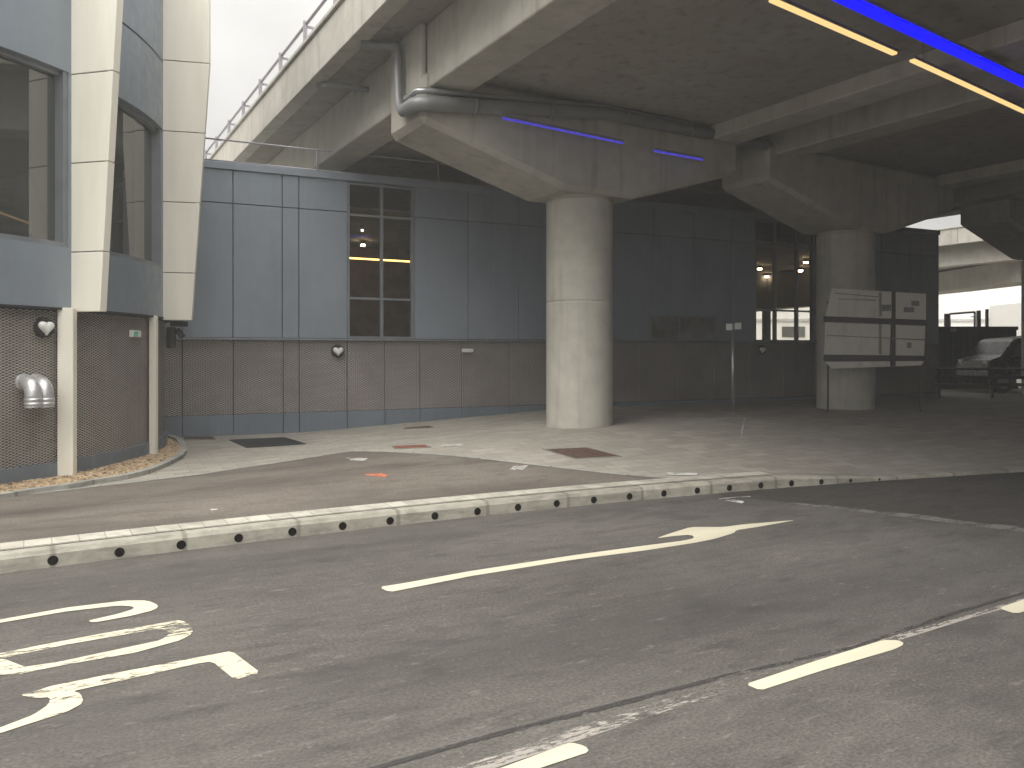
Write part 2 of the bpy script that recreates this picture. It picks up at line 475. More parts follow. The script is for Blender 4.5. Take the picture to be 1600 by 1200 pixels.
# hole inlets : cylinders sunk in the face, as thick dark discs with rims
hole = emit("inlet_dark", (0,0,0), 0); hole.node_tree.nodes["Principled BSDF"].inputs["Base Color"].default_value = (.008,.007,.006,1)
hole.node_tree.nodes["Principled BSDF"].inputs["Roughness"].default_value = 1
hu, hv_ = 50, 884
hx = (hu-800)/F*(H-.07)*F/(hv_-HV)
# find starting arc length
s0 = min(range(len(KP)), key=lambda i: abs(KP[i][0]-hx)); a0 = KP[s0][4]
def kat(a):
    i = max(0, min(len(KP)-2, int(a/.1))); f = (a-KP[i][4])/.1
    q, r = KP[i], KP[i+1]
    return Vector((q[0]+(r[0]-q[0])*f, q[1]+(r[1]-q[1])*f, 0)), q[2], q[3]
inlet0 = None
SP = 0.485
for k in range(-3, 24):
    P, t, n = kat(a0 + k*SP)
    hh = khf(P.x)
    if hh < .05: break
    r = min(.039, hh*.32)
    if inlet0 is None:
        bb = B()
        ring = []
        seg = 14
        vs = []; fs = []
        for d_, rr in ((.004, 1.0), (-.004, 1.0), (-.006, .9), (-.005,.5)):
            for q in range(seg): vs.append((d_, rr*math.cos(2*math.pi*q/seg), rr*math.sin(2*math.pi*q/seg)))
        for j in range(3):
            for q in range(seg): fs.append((j*seg+q, j*seg+(q+1)%seg, (j+1)*seg+(q+1)%seg, (j+1)*seg+q))
        fs.append(tuple(range(3*seg,4*seg)))
        bb.add(vs, fs)
        inlet0 = bb.build("drain_inlet", hole, None)
        o = inlet0
    else:
        o = inlet0.copy(); COL.objects.link(o)
    o.parent = kerb
    o.scale = (1, r, r)
    ang = math.atan2(n.y, n.x)
    o.rotation_euler = (0, 0, ang)
    o.location = Vector((P.x, P.y, hh*.38)) - n*.0 - Vector(kerb.location)
b = B()
for i in range(len(KP)-1):
    q, r = KP[i], KP[i+1]
    if q[0] > 5: break
    P = [Vector((z_[0],z_[1],0))+z_[3]*o_ for z_, o_ in ((q,.150),(r,.150),(r,.168),(q,.168))]
    b.face([(p.x,p.y,max(g(p.x,p.y),khf(p.x))+.011) for p in P])
b.build("kerb_joint", flat("joint_dirt",(.07,.06,.05),.9), kerb)
# band of cream setts behind the kerb (flush sheet)
b = B()
def bandw(x): return .30
for i in range(len(KP)-1):
    q, r = KP[i], KP[i+1]
    if q[0] > 3.4: break
    w0 = bandw(q[0])
    P = [Vector((q[0],q[1],0))+q[3]*.155, Vector((r[0],r[1],0))+r[3]*.155, Vector((r[0],r[1],0))+r[3]*(.155+w0), Vector((q[0],q[1],0))+q[3]*(.155+w0)]
    b.face([(p.x,p.y,g(p.x,p.y)+.008) for p in P],[(q[4],0),(r[4],0),(r[4],1),(q[4],1)])
tag(b.build("kerb_band", band_m), "narrow cream sett band behind the kerb", None, kind="structure")

def sheet(pix, dz, n=1, z=None, sub=0):
    """polygon in picture points laid on the ground"""
    P = [grd(u, v, z) for u, v in pix]
    bm = bmesh.new()
    vs = [bm.verts.new(p) for p in P]
    f = bm.faces.new(vs)
    bmesh.ops.triangulate(bm, faces=[f])
    if sub:
        bmesh.ops.subdivide_edges(bm, edges=bm.edges, cuts=sub, use_grid_fill=True)
    bm.verts.index_update()
    b = B(); vv = []
    for v_ in bm.verts:
        zz = (g(v_.co.x, v_.co.y) if z is None else z) + dz
        vv.append((v_.co.x, v_.co.y, zz))
    b.add(vv, [tuple(x.index for x in f.verts) for f in bm.faces]); bm.free()
    return b
b = sheet([(-160,806),(0,780),(130,765),(548,706),(1038,748),(880,757),(600,783),(300,817),(0,853),(-160,872)], .004, sub=5)
# clip the side road by building it from kerb-following strip instead of straight lower edge
P1 = grd(548,706); P0 = grd(0,779); P2 = grd(1038,748)
b = B()
N = 60
xa, xb = -9.0, P2[0]
for i in range(N):
    row = []
    for x in (xa+(xb-xa)*i/N, xa+(xb-xa)*(i+1)/N):
        t, n = kdir(x)
        y0 = ky(x) + (.455)/n.y + 0*n.x
        if x < P1[0]: y1 = P0[1] + (P1[1]-P0[1])*(x-P0[0])/(P1[0]-P0[0])
        else: y1 = P1[1] + (P2[1]-P1[1])*(x-P1[0])/(P2[0]-P1[0])
        y1 = max(y1, y0)
        row.append([(x, y0+(y1-y0)*k/6) for k in range(7)])
    for k in range(6):
        q = [row[0][k], row[1][k], row[1][k+1], row[0][k+1]]
        b.face([(x,y,g(x,y)+.005) for x,y in q])
tag(b.build("side_path", side_m), "brown tarmac wedge between kerb and paving", None, kind="structure")
# pale edging line along right side of wedge
b = B()
for (A_, C_) in ((P0,P1),(P1,P2)):
    for i in range(20):
        a_ = Vector(A_).lerp(Vector(C_), i/20); c_ = Vector(A_).lerp(Vector(C_), (i+1)/20)
        nn = Vector((-(c_-a_).y,(c_-a_).x,0)).normalized()*.07
        q = [a_, c_, c_+nn, a_+nn]
        b.face([(p.x,p.y,g(p.x,p.y)+.009) for p in q],[(i*.2,0),(i*.2+.2,0),(i*.2+.2,1),(i*.2,1)])
tag(b.build("path_edging", edging_m), "pale edging strip round the brown tarmac wedge", None, kind="structure")

# ------------------------------------------------------------------ road markings
def chaikin(P, it):
    for _ in range(it):
        Q = []
        for i in range(len(P)):
            a, b_ = P[i], P[(i+1) % len(P)]
            t = min(.25, 5.0/max(1e-3, math.hypot(a[0]-b_[0], a[1]-b_[1])))
            Q += [(a[0]*(1-t)+b_[0]*t, a[1]*(1-t)+b_[1]*t), (a[0]*t+b_[0]*(1-t), a[1]*t+b_[1]*(1-t))]
        P = Q
    return P
def mark(name, pix, mat, label, cat="road marking", dz=.004, z=0, group=None):
    if name in ("road_letter", "lane_arrow", "lane_dash"): pix = chaikin(pix, 1)
    o = sheet(pix, dz, z=z).build(name, mat)
    return tag(o, label, cat, group)
mark("lane_arrow", [(592,918),(630,912),(735,893),(890,869),(1000,854),(1070,845),(1086,841),(1080,836),(1053,838),(1024,842),(1050,833),(1079,824),(1130,824),(1160,820),(1244,813),(1190,823),(1150,829),(1148,833),(1115,843),(1084,849),(1006,861),(890,876),(735,901),(609,926)],
     paint_new, "cream curved turn arrow with a long shaft painted in the middle of the road")
mark("lane_dash", [(1165,1070),(1270,1035),(1379,1001),(1404,1001),(1414,1007),(1399,1015),(1290,1047),(1188,1080)], paint_new,
     "whole cream dash of the lane line, right of the bottom middle", group="lane line dashes")
mark("lane_dash", [(660,1245),(786,1200),(892,1161),(915,1167),(921,1176),(842,1202),(740,1245)], paint_new,
     "cream dash of the lane line cut off by the bottom edge", group="lane line dashes")
mark("lane_dash", [(1560,951),(1600,937),(1660,916),(1680,926),(1640,945),(1587,960)], paint_new,
     "cream dash of the lane line cut off by the right edge", group="lane line dashes")
mark("old_lane_line", [(560,1245),(786,1176),(950,1120),(1123,1069),(1348,1004),(1494,967),(1600,935),(1600,943),(1520,965),(1370,1012),(1162,1072),(926,1150),(640,1245)], paint_faint,
     "worn away old lane line with scuffed grey paint running under the dashes", dz=.002)
mark("tar_seam", [(560,1205),(769,1146),(937,1104),(1134,1054),(1331,1010),(1500,953),(1600,925),(1600,928),(1500,958),(1331,1016),(1134,1060),(937,1112),(769,1153),(560,1212)], tar,
     "thin dark tar seam along the far side of the lane line", "tar seam", dz=.003)
mark("road_letter", [(-300,1030),(0,969),(105,950),(197,939),(231,939),(249,947),(241,954),(205,963),(147,973.5),(136,971),(184,960),(210,952),(207,948),(184,947),(105,956),(0,974),(-300,1040)], paint_new,
     "cream road letter C with a hooked end, farthest letter at the left", group="road lettering")
mark("road_letter", [(0,1021),(42,1013),(158,991),(283,969),(299,979),(302,990),(283,1001),(210,1021),(105,1039),(26,1055),(-16,1055),(-31,1036),(-10,1028),(8,1031),(21,1036),(39,1043),(92,1035),(184,1015.5),(252,1001),(268,989),(249,983),(105,1008),(18,1026),(8,1029.5),(-8,1026)], paint_worn,
     "worn cream road letter O, middle one of the letters at the left", group="road lettering")
mark("road_letter", [(331,1034),(289,1042),(210,1060),(113,1081),(126,1084),(131,1099),(105,1113),(39,1134),(0,1147),(-200,1200),(-200,1186),(0,1138),(52,1118),(76,1102),(79,1090),(60,1092),(30,1087),(58,1080),(79,1073),(168,1055),(262,1037),(362,1018),(407,1052),(367,1063)], paint_worn,
     "worn cream road letter with a thick end bar, nearest letter at the left", group="road lettering")
mark("faded_strip", [(1215,782),(1260,784),(1420,800),(1600,822),(1600,832),(1420,809),(1250,789)], paint("faint_strip", .46, (.2,.195,.185)), "faded grey strip crossing the dark road at the right", dz=.002)
for i, pix in enumerate([[(1123,779),(1173,775),(1173,777),(1140,780),(1163,784),(1160,787),(1124,781)]]):
    mark("chalk_mark", pix, spray_w, "white sprayed letter shape on the road close to the kerb end")
for pix, m_, lab in [([(555,740),(575,737),(607,743),(602,747),(575,744)], spray_o, "orange sprayed mark on the brown tarmac wedge"),
                 ([(540,716),(575,717),(568,721),(548,720)], spray_w, "white sprayed smudge by the corner of the brown tarmac wedge"),
                 ([(803,729),(826,728),(817,735),(795,736)], spray_w, "small white painted square near the wedge's right edge"),
                 ([(1040,739),(1090,740),(1088,744),(1045,743)], spray_w, "white sprayed line beyond the wedge's pointed right end"),
                 ([(684,696),(724,694),(722,697),(690,699)], spray_w, "white sprayed line right of the small red cover"),
                 ([(1163,652),(1166,651),(1159,686),(1156,685)], spray_w, "thin white chalk line on the paving below the post"),
                 ([(328,797),(340,796),(340,798),(330,799)], spray_w, "tiny white fleck on the brown tarmac near the kerb")]:
    o = sheet(pix, .010, sub=1).build("spray_mark", m_); tag(o, lab, "paint mark")

# darker tarmac where the side road leaves
b = B()
PA = [grd(u, v, 0) for u, v in ((1130,776),(1180,780),(1260,787),(1420,803),(1600,825),(1800,848),(2300,900))]
PB = [(p[0], 0) for p in PA]
n = 14
for i in range(len(PA)-1):
    for k in range(n):
        a = Vector(PA[i]).lerp(Vector(PA[i+1]), k/n); c = Vector(PA[i]).lerp(Vector(PA[i+1]), (k+1)/n)
        j = lambda p: .03*math.sin(p.x*9)+.02*math.sin(p.x*23)
        b.face([(a.x,min(a.y+j(a), ky(a.x)-.02),.003),(c.x,min(c.y+j(c), ky(c.x)-.02),.003),(c.x+.0,ky(c.x)-.012,.003),(a.x+.0,ky(a.x)-.012,.003)])
tag(b.build("road_patch", patch_m), "darker new tarmac area at the right by the kerb", None, kind="structure")
# covers
def cover(pix, mat, name, label, cat, slots=0):
    P = [Vector(grd(u, v)) for u, v in pix]
    e = empty(name, (P[0]+P[2])/2, label, cat)
    b = B()
    q = [Vector((p.x,p.y,g(p.x,p.y))) for p in P]; c_ = sum(q, Vector())/4
    inn = [p.lerp(c_, .05) for p in q]
    up = Vector((0,0,.014))
    for i in range(4):
        j = (i+1)%4
        b.hexa([q[i],q[j],inn[j],inn[i],q[i]+up,q[j]+up,inn[j]+up,inn[i]+up])
    b.build("cover_frame", grate_m if slots else edging_m, e)
    b = B(); up2 = Vector((0,0,.010))
    if slots:
        for k in range(slots):
            a, d_ = (k+.15)/slots, (k+.75)/slots
            r = [inn[0].lerp(inn[1],a),inn[0].lerp(inn[1],d_),inn[3].lerp(inn[2],d_),inn[3].lerp(inn[2],a)]
            b.hexa([x for x in r]+[x+up2 for x in r])
    else:
        b.hexa(inn+[x+up2 for x in inn])
        for k in range(1,6):
            r = [inn[0].lerp(inn[1],k/6-.01),inn[0].lerp(inn[1],k/6+.01),inn[3].lerp(inn[2],k/6+.01),inn[3].lerp(inn[2],k/6-.01)]
            b.hexa([x+up2 for x in r]+[x+up2*1.5 for x in r])
    b.build("cover_plate", mat, e)
cover([(287,687),(337,687),(333,683),(285,683)], rust_m, "manhole_cover", "small brown cover on the paving at the foot of the grey hall", "manhole cover")
cover([(385,700),(478,694),(445,684),(358,688)], grate_m, "drain_grate", "large dark slotted grate in the paving left of the brown wedge's corner", "grate", 22)
cover([(630,671),(678,669),(672,666),(634,669)], rust_m, "manhole_cover", "dark brown cover on the paving nearest the hall wall", "manhole cover")
cover([(617,702),(674,700),(664,696),(612,698)], red_m, "manhole_cover", "small red cover just above the corner of the brown wedge", "manhole cover")
cover([(898,718),(972,714),(918,700),(848,703)], rust_m, "manhole_cover", "large brown cover in the paving in front of the round column", "manhole cover")

# ------------------------------------------------------------------ drum building
def circ(a, b_, c):
    ax,ay=a; bx,by=b_; cx,cy=c
    d=2*(ax*(by-cy)+bx*(cy-ay)+cx*(ay-by))
    ux=((ax*ax+ay*ay)*(by-cy)+(bx*bx+by*by)*(cy-ay)+(cx*cx+cy*cy)*(ay-by))/d
    uy=((ax*ax+ay*ay)*(cx-bx)+(bx*bx+by*by)*(ax-cx)+(cx*cx+cy*cy)*(bx-ax))/d
    return ux,uy,math.hypot(ax-ux,ay-uy)
DX, DY, DR = circ((-5.97,8.95),(-5.5,10.75),(-5.61,12.35))
print("drum", DX, DY, DR)
def dp(th, off, z): return Vector((DX+(DR+off)*math.cos(th), DY+(DR+off)*math.sin(th), z))
def th_at(u, lo=None):
    k = (u-800)/F
    best = None
    th = -1.2
    prev = None
    while th < 1.0:
        p = dp(th,0,0); val = p.x - k*p.y
        if prev is not None and prev <= 0 < val or (prev is not None and prev >= 0 > val):
            return th
        prev = val; th += .002
    return th
def arcbox(b, t0, t1, o0, o1, z0, z1, step=.06, uv=False):
    n = max(1, int(abs(t1-t0)/step))
    for i in range(n):
        a, c = t0+(t1-t0)*i/n, t0+(t1-t0)*(i+1)/n
        P = [dp(a,o0,z0),dp(c,o0,z0),dp(c,o1,z0),dp(a,o1,z0),dp(a,o0,z1),dp(c,o0,z1),dp(c,o1,z1),dp(a,o1,z1)]
        b.add(P,[(3,2,1,0),(4,5,6,7)])
        ua, uc = a*DR, c*DR
        b.face([P[3],P[2],P[6],P[7]],[(ua,z0),(uc,z0),(uc,z1),(ua,z1)])
        b.face([P[0],P[1],P[5],P[4]],[(ua,z0),(uc,z0),(uc,z1),(ua,z1)])
        if i == 0: b.face([P[0],P[3],P[7],P[4]])
        if i == n-1: b.face([P[1],P[2],P[6],P[5]])
tF1 = th_at(117); tF2 = th_at(256)
dT = tF2 - tF1
tF0 = tF1 - dT
tA, tZ = -1.25, 1.45
drum = empty("round_building", (DX, DY, .1), "round building on the left with blue grey panels, cream fins and brown mesh base", "building")
for z0_, z1_ in ((2.30, 3.08), (5.32, 6.38), (6.41, 8.6)):
    b = B(); arcbox(b, tA, tZ, -.35, 0, z0_, z1_); b.build("cladding", blue, drum)
gap = .035/DR*1.2
fins = [tF0-dT, tF0, tF1, tF2, tF2+dT, tF2+2*dT]
for tf in fins: b = B(); arcbox(b, tf-.10/DR, tf+.02/DR, -.35, 0, 3.08, 5.32); b.build("window_pier", blue, drum)
b = B(); arcbox(b, tA, tZ, -.5, -.03, 6.36, 6.43); b.build("joint_trim", dark_gap, drum)
b = B(); arcbox(b, tA, tZ, -.06, .012, 2.285, 2.31); b.build("drip_trim", dark_gap, drum)
b = B(); arcbox(b, tA, tZ, -.5, -.06, 2.27, 2.30); b.build("soffit", dark_gap, drum)
b = B(); arcbox(b, tA, tZ, -.3, -.09, .36, 2.268); b.build("mesh_screen", mesh_near, drum)
b = B(); arcbox(b, tA, tZ, -.3, -.05, .0, .36); b.build("plinth", blue_low, drum)
# roof
b = B(); n = 40
ring = [dp(tA+(tZ-tA)*i/n, -.01, 8.6) for i in range(n+1)]
b.face(ring + [Vector((DX-4, DY+4, 8.6)), Vector((DX-4, DY-4, 8.6))]); b.build("roof", dark_gap, drum)
# windows between fins
for i in range(len(fins)-1):
    t0, t1 = fins[i]+.02/DR, fins[i+1]-.10/DR
    b = B()
    fw = .07/DR
    arcbox(b, t0, t0+fw, -.22, -.02, 3.08, 5.32); arcbox(b, t1-fw, t1, -.22, -.02, 3.08, 5.32)
    arcbox(b, t0+fw, t1-fw, -.22, -.02, 3.08, 3.14)
    arcbox(b, t0+fw, t1-fw, -.22, -.08, 5.26, 5.32)
    wfr = b.build("window", frame_m, drum)
    b = B(); 
    m_ = 6
    for k in range(m_):
        a, c = t0+fw+(t1-t0-2*fw)*k/m_, t0+fw+(t1-t0-2*fw)*(k+1)/m_
        b.add([dp(a,-.15,3.14),dp(c,-.15,3.14),dp(c,-.15,5.26),dp(a,-.15,5.26)],[(0,1,2,3)])
    o = b.build("pane", dglass, None); o.parent = wfr; o.location = (0,0,0); o.parent = wfr
    o.matrix_parent_inverse = Matrix.Identity(4)
# fins
for i, tf in enumerate(fins):
    b = B()
    er = Vector((math.cos(tf), math.sin(tf), 0)); et = Vector((-er.y, er.x, 0))
    base = dp(tf, 0, 0)
    low = 2.26 - (.10*(i-3) if i > 3 else 0)
    def wd(z):
        if z <= 6.45: return .43 + (.70-.43)*(z-2.3)/(6.45-2.3)
        return .70 - .0*(z-6.45)
    zs = [low, 3.03, 4.17, 5.31, 6.45, 7.6, 8.9]
    for k in range(len(zs)-1):
        z0, z1 = zs[k]+.006, zs[k+1]-.006
        P = []
        for z in (z0, z1):
            P += [base - er*.01 - et*.06 + Vector((0,0,z)), base + er*wd(z) - et*.06 + Vector((0,0,z)), base + er*wd(z) + et*.06 + Vector((0,0,z)), base - er*.01 + et*.06 + Vector((0,0,z))]
        b.hexa(P)
    b.build("fin", cream, drum, .006, 1)
    b = B()
    P = []
    for z in (low+.02, 8.88):
        ww = wd(z)-.02
        P += [base - et*.05 + Vector((0,0,z)), base + er*ww - et*.05 + Vector((0,0,z)), base + er*ww + et*.05 + Vector((0,0,z)), base + et*.05 + Vector((0,0,z))]
    b.hexa(P)
    b.build("fin_core", dark_gap, drum)
# posts
for (u, Y, wd_) in ((105, 9.75, .20), (240, 11.85, .10), (-80, 8.2, .2)):
    X = (u-800)/F*Y
    b = B(); b.box(lambda x,y,z: (X+x, Y+y, z), (-wd_/2,-.05,.05),(wd_/2,.05,2.31)); b.build("post", cream, drum, .008, 1)

# gravel strip and edging kerb
edge = [(-120,800),(0,781),(60,771),(107,765),(150,757),(200,749),(235,740),(262,729),(285,717),(292,709),(291,698),(285,690),(268,683),(255,680)]
EP = [Vector(grd(u, v, .14)) for u, v in edge]
b = B(); al = 0
inn = []
for i, p in enumerate(EP):
    c_ = Vector((DX, DY+.0, p.z)); d_ = (c_-p).normalized(); inn.append(p + d_*.11)
for i in range(len(EP)-1):
    ln = (EP[i+1]-EP[i]).length
    z0, z1 = .12, .20
    a, c, ci, ai = EP[i], EP[i+1], inn[i+1], inn[i]
    for q in ([(a,z0),(c,z0),(c,z1),(a,z1)], [(a,z1),(c,z1),(ci,z1),(ai,z1)], [(ai,z1),(ci,z1),(ci,z0),(ai,z0)]):
        b.face([(p.x,p.y,z) for p,z in q], [(al,0),(al+ln,0),(al+ln,.1),(al,.1)])
    al += ln
tag(b.build("edging_kerb", edging_m), "curved pale edging kerb round the gravel at the round building's foot", "kerb", kind="structure")
b = B(); b2 = B()
for i in range(len(EP)-1):
    for k in range(6):
        def q(p, f):
            c_ = Vector((DX, DY, 0)); pp = Vector((p.x, p.y, 0)); d_ = pp-c_; tgt = c_ + d_.normalized()*(DR-.25)
            r = pp.lerp(tgt, f); return (r.x, r.y, .165 + .03*f + .012*math.sin(r.x*17)*math.sin(r.y*13))
        b.add([q(inn[i],k/6),q(inn[i+1],k/6),q(inn[i+1],(k+1)/6),q(inn[i],(k+1)/6)],[(0,1,2,3)])
        for _ in range(40):
            a_ = q(inn[i],(k+random.random())/6); c_ = q(inn[i+1],(k+random.random())/6)
            p = Vector(a_).lerp(Vector(c_), random.random()); r = random.uniform(.01,.022)
            vs = [p+Vector((random.uniform(.7,1.2)*x*r,random.uniform(.7,1.2)*y*r,random.uniform(.6,1)*z*r)) for x,y,z in ((1,0,0),(0,1,0),(-1,0,0),(0,-1,0),(0,0,1))]
            b.add(vs,[(0,1,4),(1,2,4),(2,3,4),(3,0,4)])
tag(b.build("gravel", gravel_m), "orange buff gravel strip round the foot of the round building", "gravel", kind="stuff")

# ------------------------------------------------------------------ wall fittings
def heart_lamp(P, nrm, r, label):
    P = Vector(P); nrm = Vector(nrm).normalized(); tx = Vector((0,0,1)).cross(nrm).normalized()
    e = empty("bulkhead_lamp", P, label, "wall lamp", "round bulkhead lamps")
    def disc(b, rr, d0, d1, r1=None):
        r1 = r1 or rr; n = 24
        vs = [P + nrm*d0 + tx*rr*math.cos(2*math.pi*k/n) + Vector((0,0,rr*math.sin(2*math.pi*k/n))) for k in range(n)]
        vs += [P + nrm*d1 + tx*r1*math.cos(2*math.pi*k/n) + Vector((0,0,r1*math.sin(2*math.pi*k/n))) for k in range(n)]
        b.add(vs, [tuple(range(n,2*n))]+[(k,(k+1)%n,n+(k+1)%n,n+k) for k in range(n)], False)
    b = B(); disc(b, r, 0, .05, r*.96); b.build("lamp_body", black, e)
    # heart shaped diffuser left by the eyelid visor
    b = B(); n = 28; vs = []
    for lay, (d_, sc) in enumerate(((.05, .8), (.085, .74), (.10, .5))):
        for k in range(n):
            a = 2*math.pi*k/n
            x = .062*16*math.sin(a)**3; y = .062*(13*math.cos(a)-5*math.cos(2*a)-2*math.cos(3*a)-math.cos(4*a)) + .05
            vs.append(P + nrm*d_ + tx*x*r*sc + Vector((0,0,y*r*sc*.95)))
    fs = [tuple(range(2*n,3*n))]
    for j in range(2): fs += [(j*n+k,j*n+(k+1)%n,(j+1)*n+(k+1)%n,(j+1)*n+k) for k in range(n)]
    b.add(vs, fs, True); b.build("diffuser", white_plastic, e)
def drum_pt(u, v, off=-.09):
    th = th_at(u); p = dp(th, off, 0)
    z = H + (HV - v)*p.y/F
    return Vector((p.x,p.y,z)), Vector((math.cos(th), math.sin(th), 0)), th
p, nn, th = drum_pt(75, 512); heart_lamp(p, nn, .13, "round black wall lamp with white heart shaped face on the round building above the ducts")
# duct elbows
for u, lab in ((44, "silver duct elbow coming out of the mesh, left one of the pair"), (64, "silver duct elbow coming out of the mesh, right one beside the cream post")):
    p, nn, th = drum_pt(u, 597)
    ax = Vector((.88,-.47,0)).normalized()
    path = [p - nn*.15]
    r_ = .16; c0 = p + ax*.02
    for k in range(9):
        a = R(90)*k/8
        path.append(c0 + ax*(r_*math.sin(a)+.02) - Vector((0,0,r_*(1-math.cos(a)))))
    path.append(path[-1] - Vector((0,0,.04)))
    e = empty("duct_elbow", p, lab, "duct", "silver duct elbows")
    b = B(); b.tube(path, .092, 20); b.build("elbow_pipe", bright_steel, e)
    b = B(); q = path[-1]
    for dz in (0, -.05): b.tube([q+Vector((0,0,dz+.01)), q+Vector((0,0,dz-.025))], .099, 20)
    b.tube([q+Vector((0,0,.01)), q-Vector((0,0,.10))], .095, 20, False)
    b.tube([p+nn*.0-ax*.01, p+ax*.03], .105, 20)
    b.build("collar", bright_steel, e)
# exit sign on drum
p, nn, th = drum_pt(218, 522)
et = Vector((-nn.y, nn.x, 0))
def obox(b, P, ax, ay, az, a0, a1):
    f = lambda x,y,z: P + ax*x + ay*y + az*z
    b.box(f, a0, a1)
UP = Vector((0,0,1))
e = empty("exit_sign", p, "small white emergency light box with a green figure on the round building", "exit sign")
b = B(); obox(b, p, et, nn, UP, (-.14,0,-.045),(.14,.05,.055)); b.build("sign_body", white_plastic, e, .006)
b = B(); obox(b, p, et, nn, UP, (-.10,.051,-.03),(.02,.054,.035)); b.build("sign_face", green_sign, e)
# camera / dark speaker under fin 2
e = empty("security_camera", dp(tF2+.05,.1,2.1), "black security camera hanging under the round building's far edge", "camera")
q = Vector(e.location); b = B(); obox(b, q, nn, et, UP, (-.10,-.07,-.28),(.02,.07,.06)); b.build("camera_housing", black, e, .02)
b = B(); obox(b, q, nn, et, UP, (-.02,-.1,.07),(.2,.1,.16)); b.tube([q+nn*.05+UP*.02,q+nn*.16-UP*.1],.05); b.build("bracket", black, e, .01)

# ------------------------------------------------------------------ hall (long grey building)
wa = math.atan2(2650, 1200)
wx, wy = math.sin(wa), math.cos(wa)
W0 = Vector((-475/F*14.66, 14.66, 0))
WD = Vector((wx, wy, 0)); WN = Vector((wy, -wx, 0))
def W(s, off, z): return W0 + WD*s + WN*off + Vector((0,0,z))
def s_at(u):
    k = (u-800)/F
    return (k*W0.y - W0.x)/(wx - k*wy)
def wz(u, v): return H + (HV-v)*W(s_at(u),0,0).y/F
SE = s_at(1466); SB = s_at(180)
hall = empty("long_hall", W(3,0,.1), "long low blue grey panelled hall with brown mesh base behind the column", "building")
wins = [(s_at(543), s_at(648), [s_at(597)], 2), (s_at(1180), s_at(1278), [s_at(1213), s_at(1247)], 3)]
Z0, ZJ, Z1 = 2.03, 4.62, 5.26
us = [180, 285, 364, 441, 467]
js = [s_at(u) for u in us]
s = wins[0][1]; right = []
while s < wins[1][0]-.6: right.append(s); s += 1.22
right.append(wins[1][0])
r2 = []
s = wins[1][1]
while s < SE-.6: r2.append(s); s += 1.22
r2.append(SE)
segs = [(js[i], js[i+1]) for i in range(4)] + [(js[4], wins[0][0])] + [(right[i], right[i+1]) for i in range(len(right)-1)] + [(r2[i], r2[i+1]) for i in range(len(r2)-1)]
for lo_, hi_ in ((0, wins[0][0]+.01), (wins[0][0]+.02, wins[1][0]+.01), (wins[1][0]+.02, 99)):
    b = B()
    for a, c in segs:
        if not (lo_ == 0 and c <= hi_ or lo_ > 0 and a >= lo_ and c <= hi_): continue
        for z0, z1 in ((Z0, ZJ-.008),(ZJ+.008, Z1)):
            b.box(W, (a+.007, -.06, z0), (c-.007, .0, z1))
    b.build("cladding", blue, hall, .006, 1)
# backing structure with openings
b = B()
solid = [(SB, wins[0][0]), (wins[0][1], wins[1][0]), (wins[1][1], SE-.01)]
for a, c in solid: b.box(W, (a, -.30, 0), (c, -.07, 5.30))
for w_ in wins: b.box(W, (w_[0], -.30, 0), (w_[1], -.07, Z0)); b.box(W, (w_[0], -.30, 5.24),(w_[1],-.07,5.30))
DP = 7.0
b.box(W, (SB, -DP, 0), (SB+.2, -.30, 5.3))
b.box(W, (SE-.2, -DP, 0), (SE-.01, -.30, 1.9)); b.box(W, (SE-.2, -DP, 3.4), (SE-.01, -.30, 5.3)); b.box(W, (SE-.2, -2.2, 1.9), (SE-.01, -.30, 3.4))
# back wall with a wide opening behind the right window
ob0, ob1 = wins[1][0]+.6, SE-.25
b.box(W, (SB, -DP-.2, 0), (ob0, -DP, 5.3)); b.box(W, (ob1, -DP-.2, 0), (SE, -DP, 5.3))
b.box(W, (ob0, -DP-.2, 0), (ob1, -DP, 1.9)); b.box(W, (ob0, -DP-.2, 3.4), (ob1, -DP, 5.3))
b.build("core_wall", backing, hall)
b = B(); b.box(W, (SB,-DP-.2,5.30),(SE,-.0,5.34)); b.box(W, (SB,-DP,4.75),(SE-.2,-.31,4.80)); b.build("roof", flat("roof_membrane",(.30,.30,.29),.8), hall)
b = B(); b.box(W, (wins[0][0]-1.5,-6.2,0),(wins[1][0]-1.2,-6.05,4.74)); b.box(W,(wins[1][0]-1.3,-DP,0),(wins[1][0]-1.15,-.31,4.74)); b.build("partition", interior, hall)
b = B(); b.box(W, (SB,-.30,5.262),(SE+.03,.05,5.40)); b.build("coping", blue, hall, .01)
b = B(); b.box(W, (SB,-.05,1.985),(SE+.02,.045,2.022)); b.build("flashing", frame_m, hall, .004, 1)
# mesh base panels
lj = [s_at(u) for u in (180,285,365,443,468,543,602,657,722)]
while lj[-1] < SE-1.3: lj.append(lj[-1]+1.15)
lj.append(SE)
b = B(); bp = B(); bj = B()
for i in range(len(lj)-1):
    a, c = lj[i]+.012, lj[i+1]-.012
    P = [W(a,-.03,.545),W(c,-.03,.545),W(c,-.03,1.98),W(a,-.03,1.98)]
    b.face(P,[(a,.5),(c,.5),(c,2),(a,2)])
    for q in ((0,1),(1,2),(2,3),(3,0)):
        p0, p1 = P[q[0]], P[q[1]]
        b.face([p0,p1,p1-WN*.035,p0-WN*.035],[(0,0),(.01,0),(.01,.01),(0,.01)])
    bp.box(W, (a-.006, -.06, -.05), (c+.006, -.01, .535))
b.build("mesh_screen", mesh_far, hall); bp.build("plinth", blue_low, hall, .004, 1)
# end wall (right side, going back)
for q in ((0, 1.9, -DP, 0), (3.4, 5.255, -DP, 0), (1.9, 3.4, -2.2, 0)):
    b = B(); b.box(W, (SE, q[2], q[0]), (SE+.02, q[3], q[1])); b.build("end_wall", blue_low, hall)
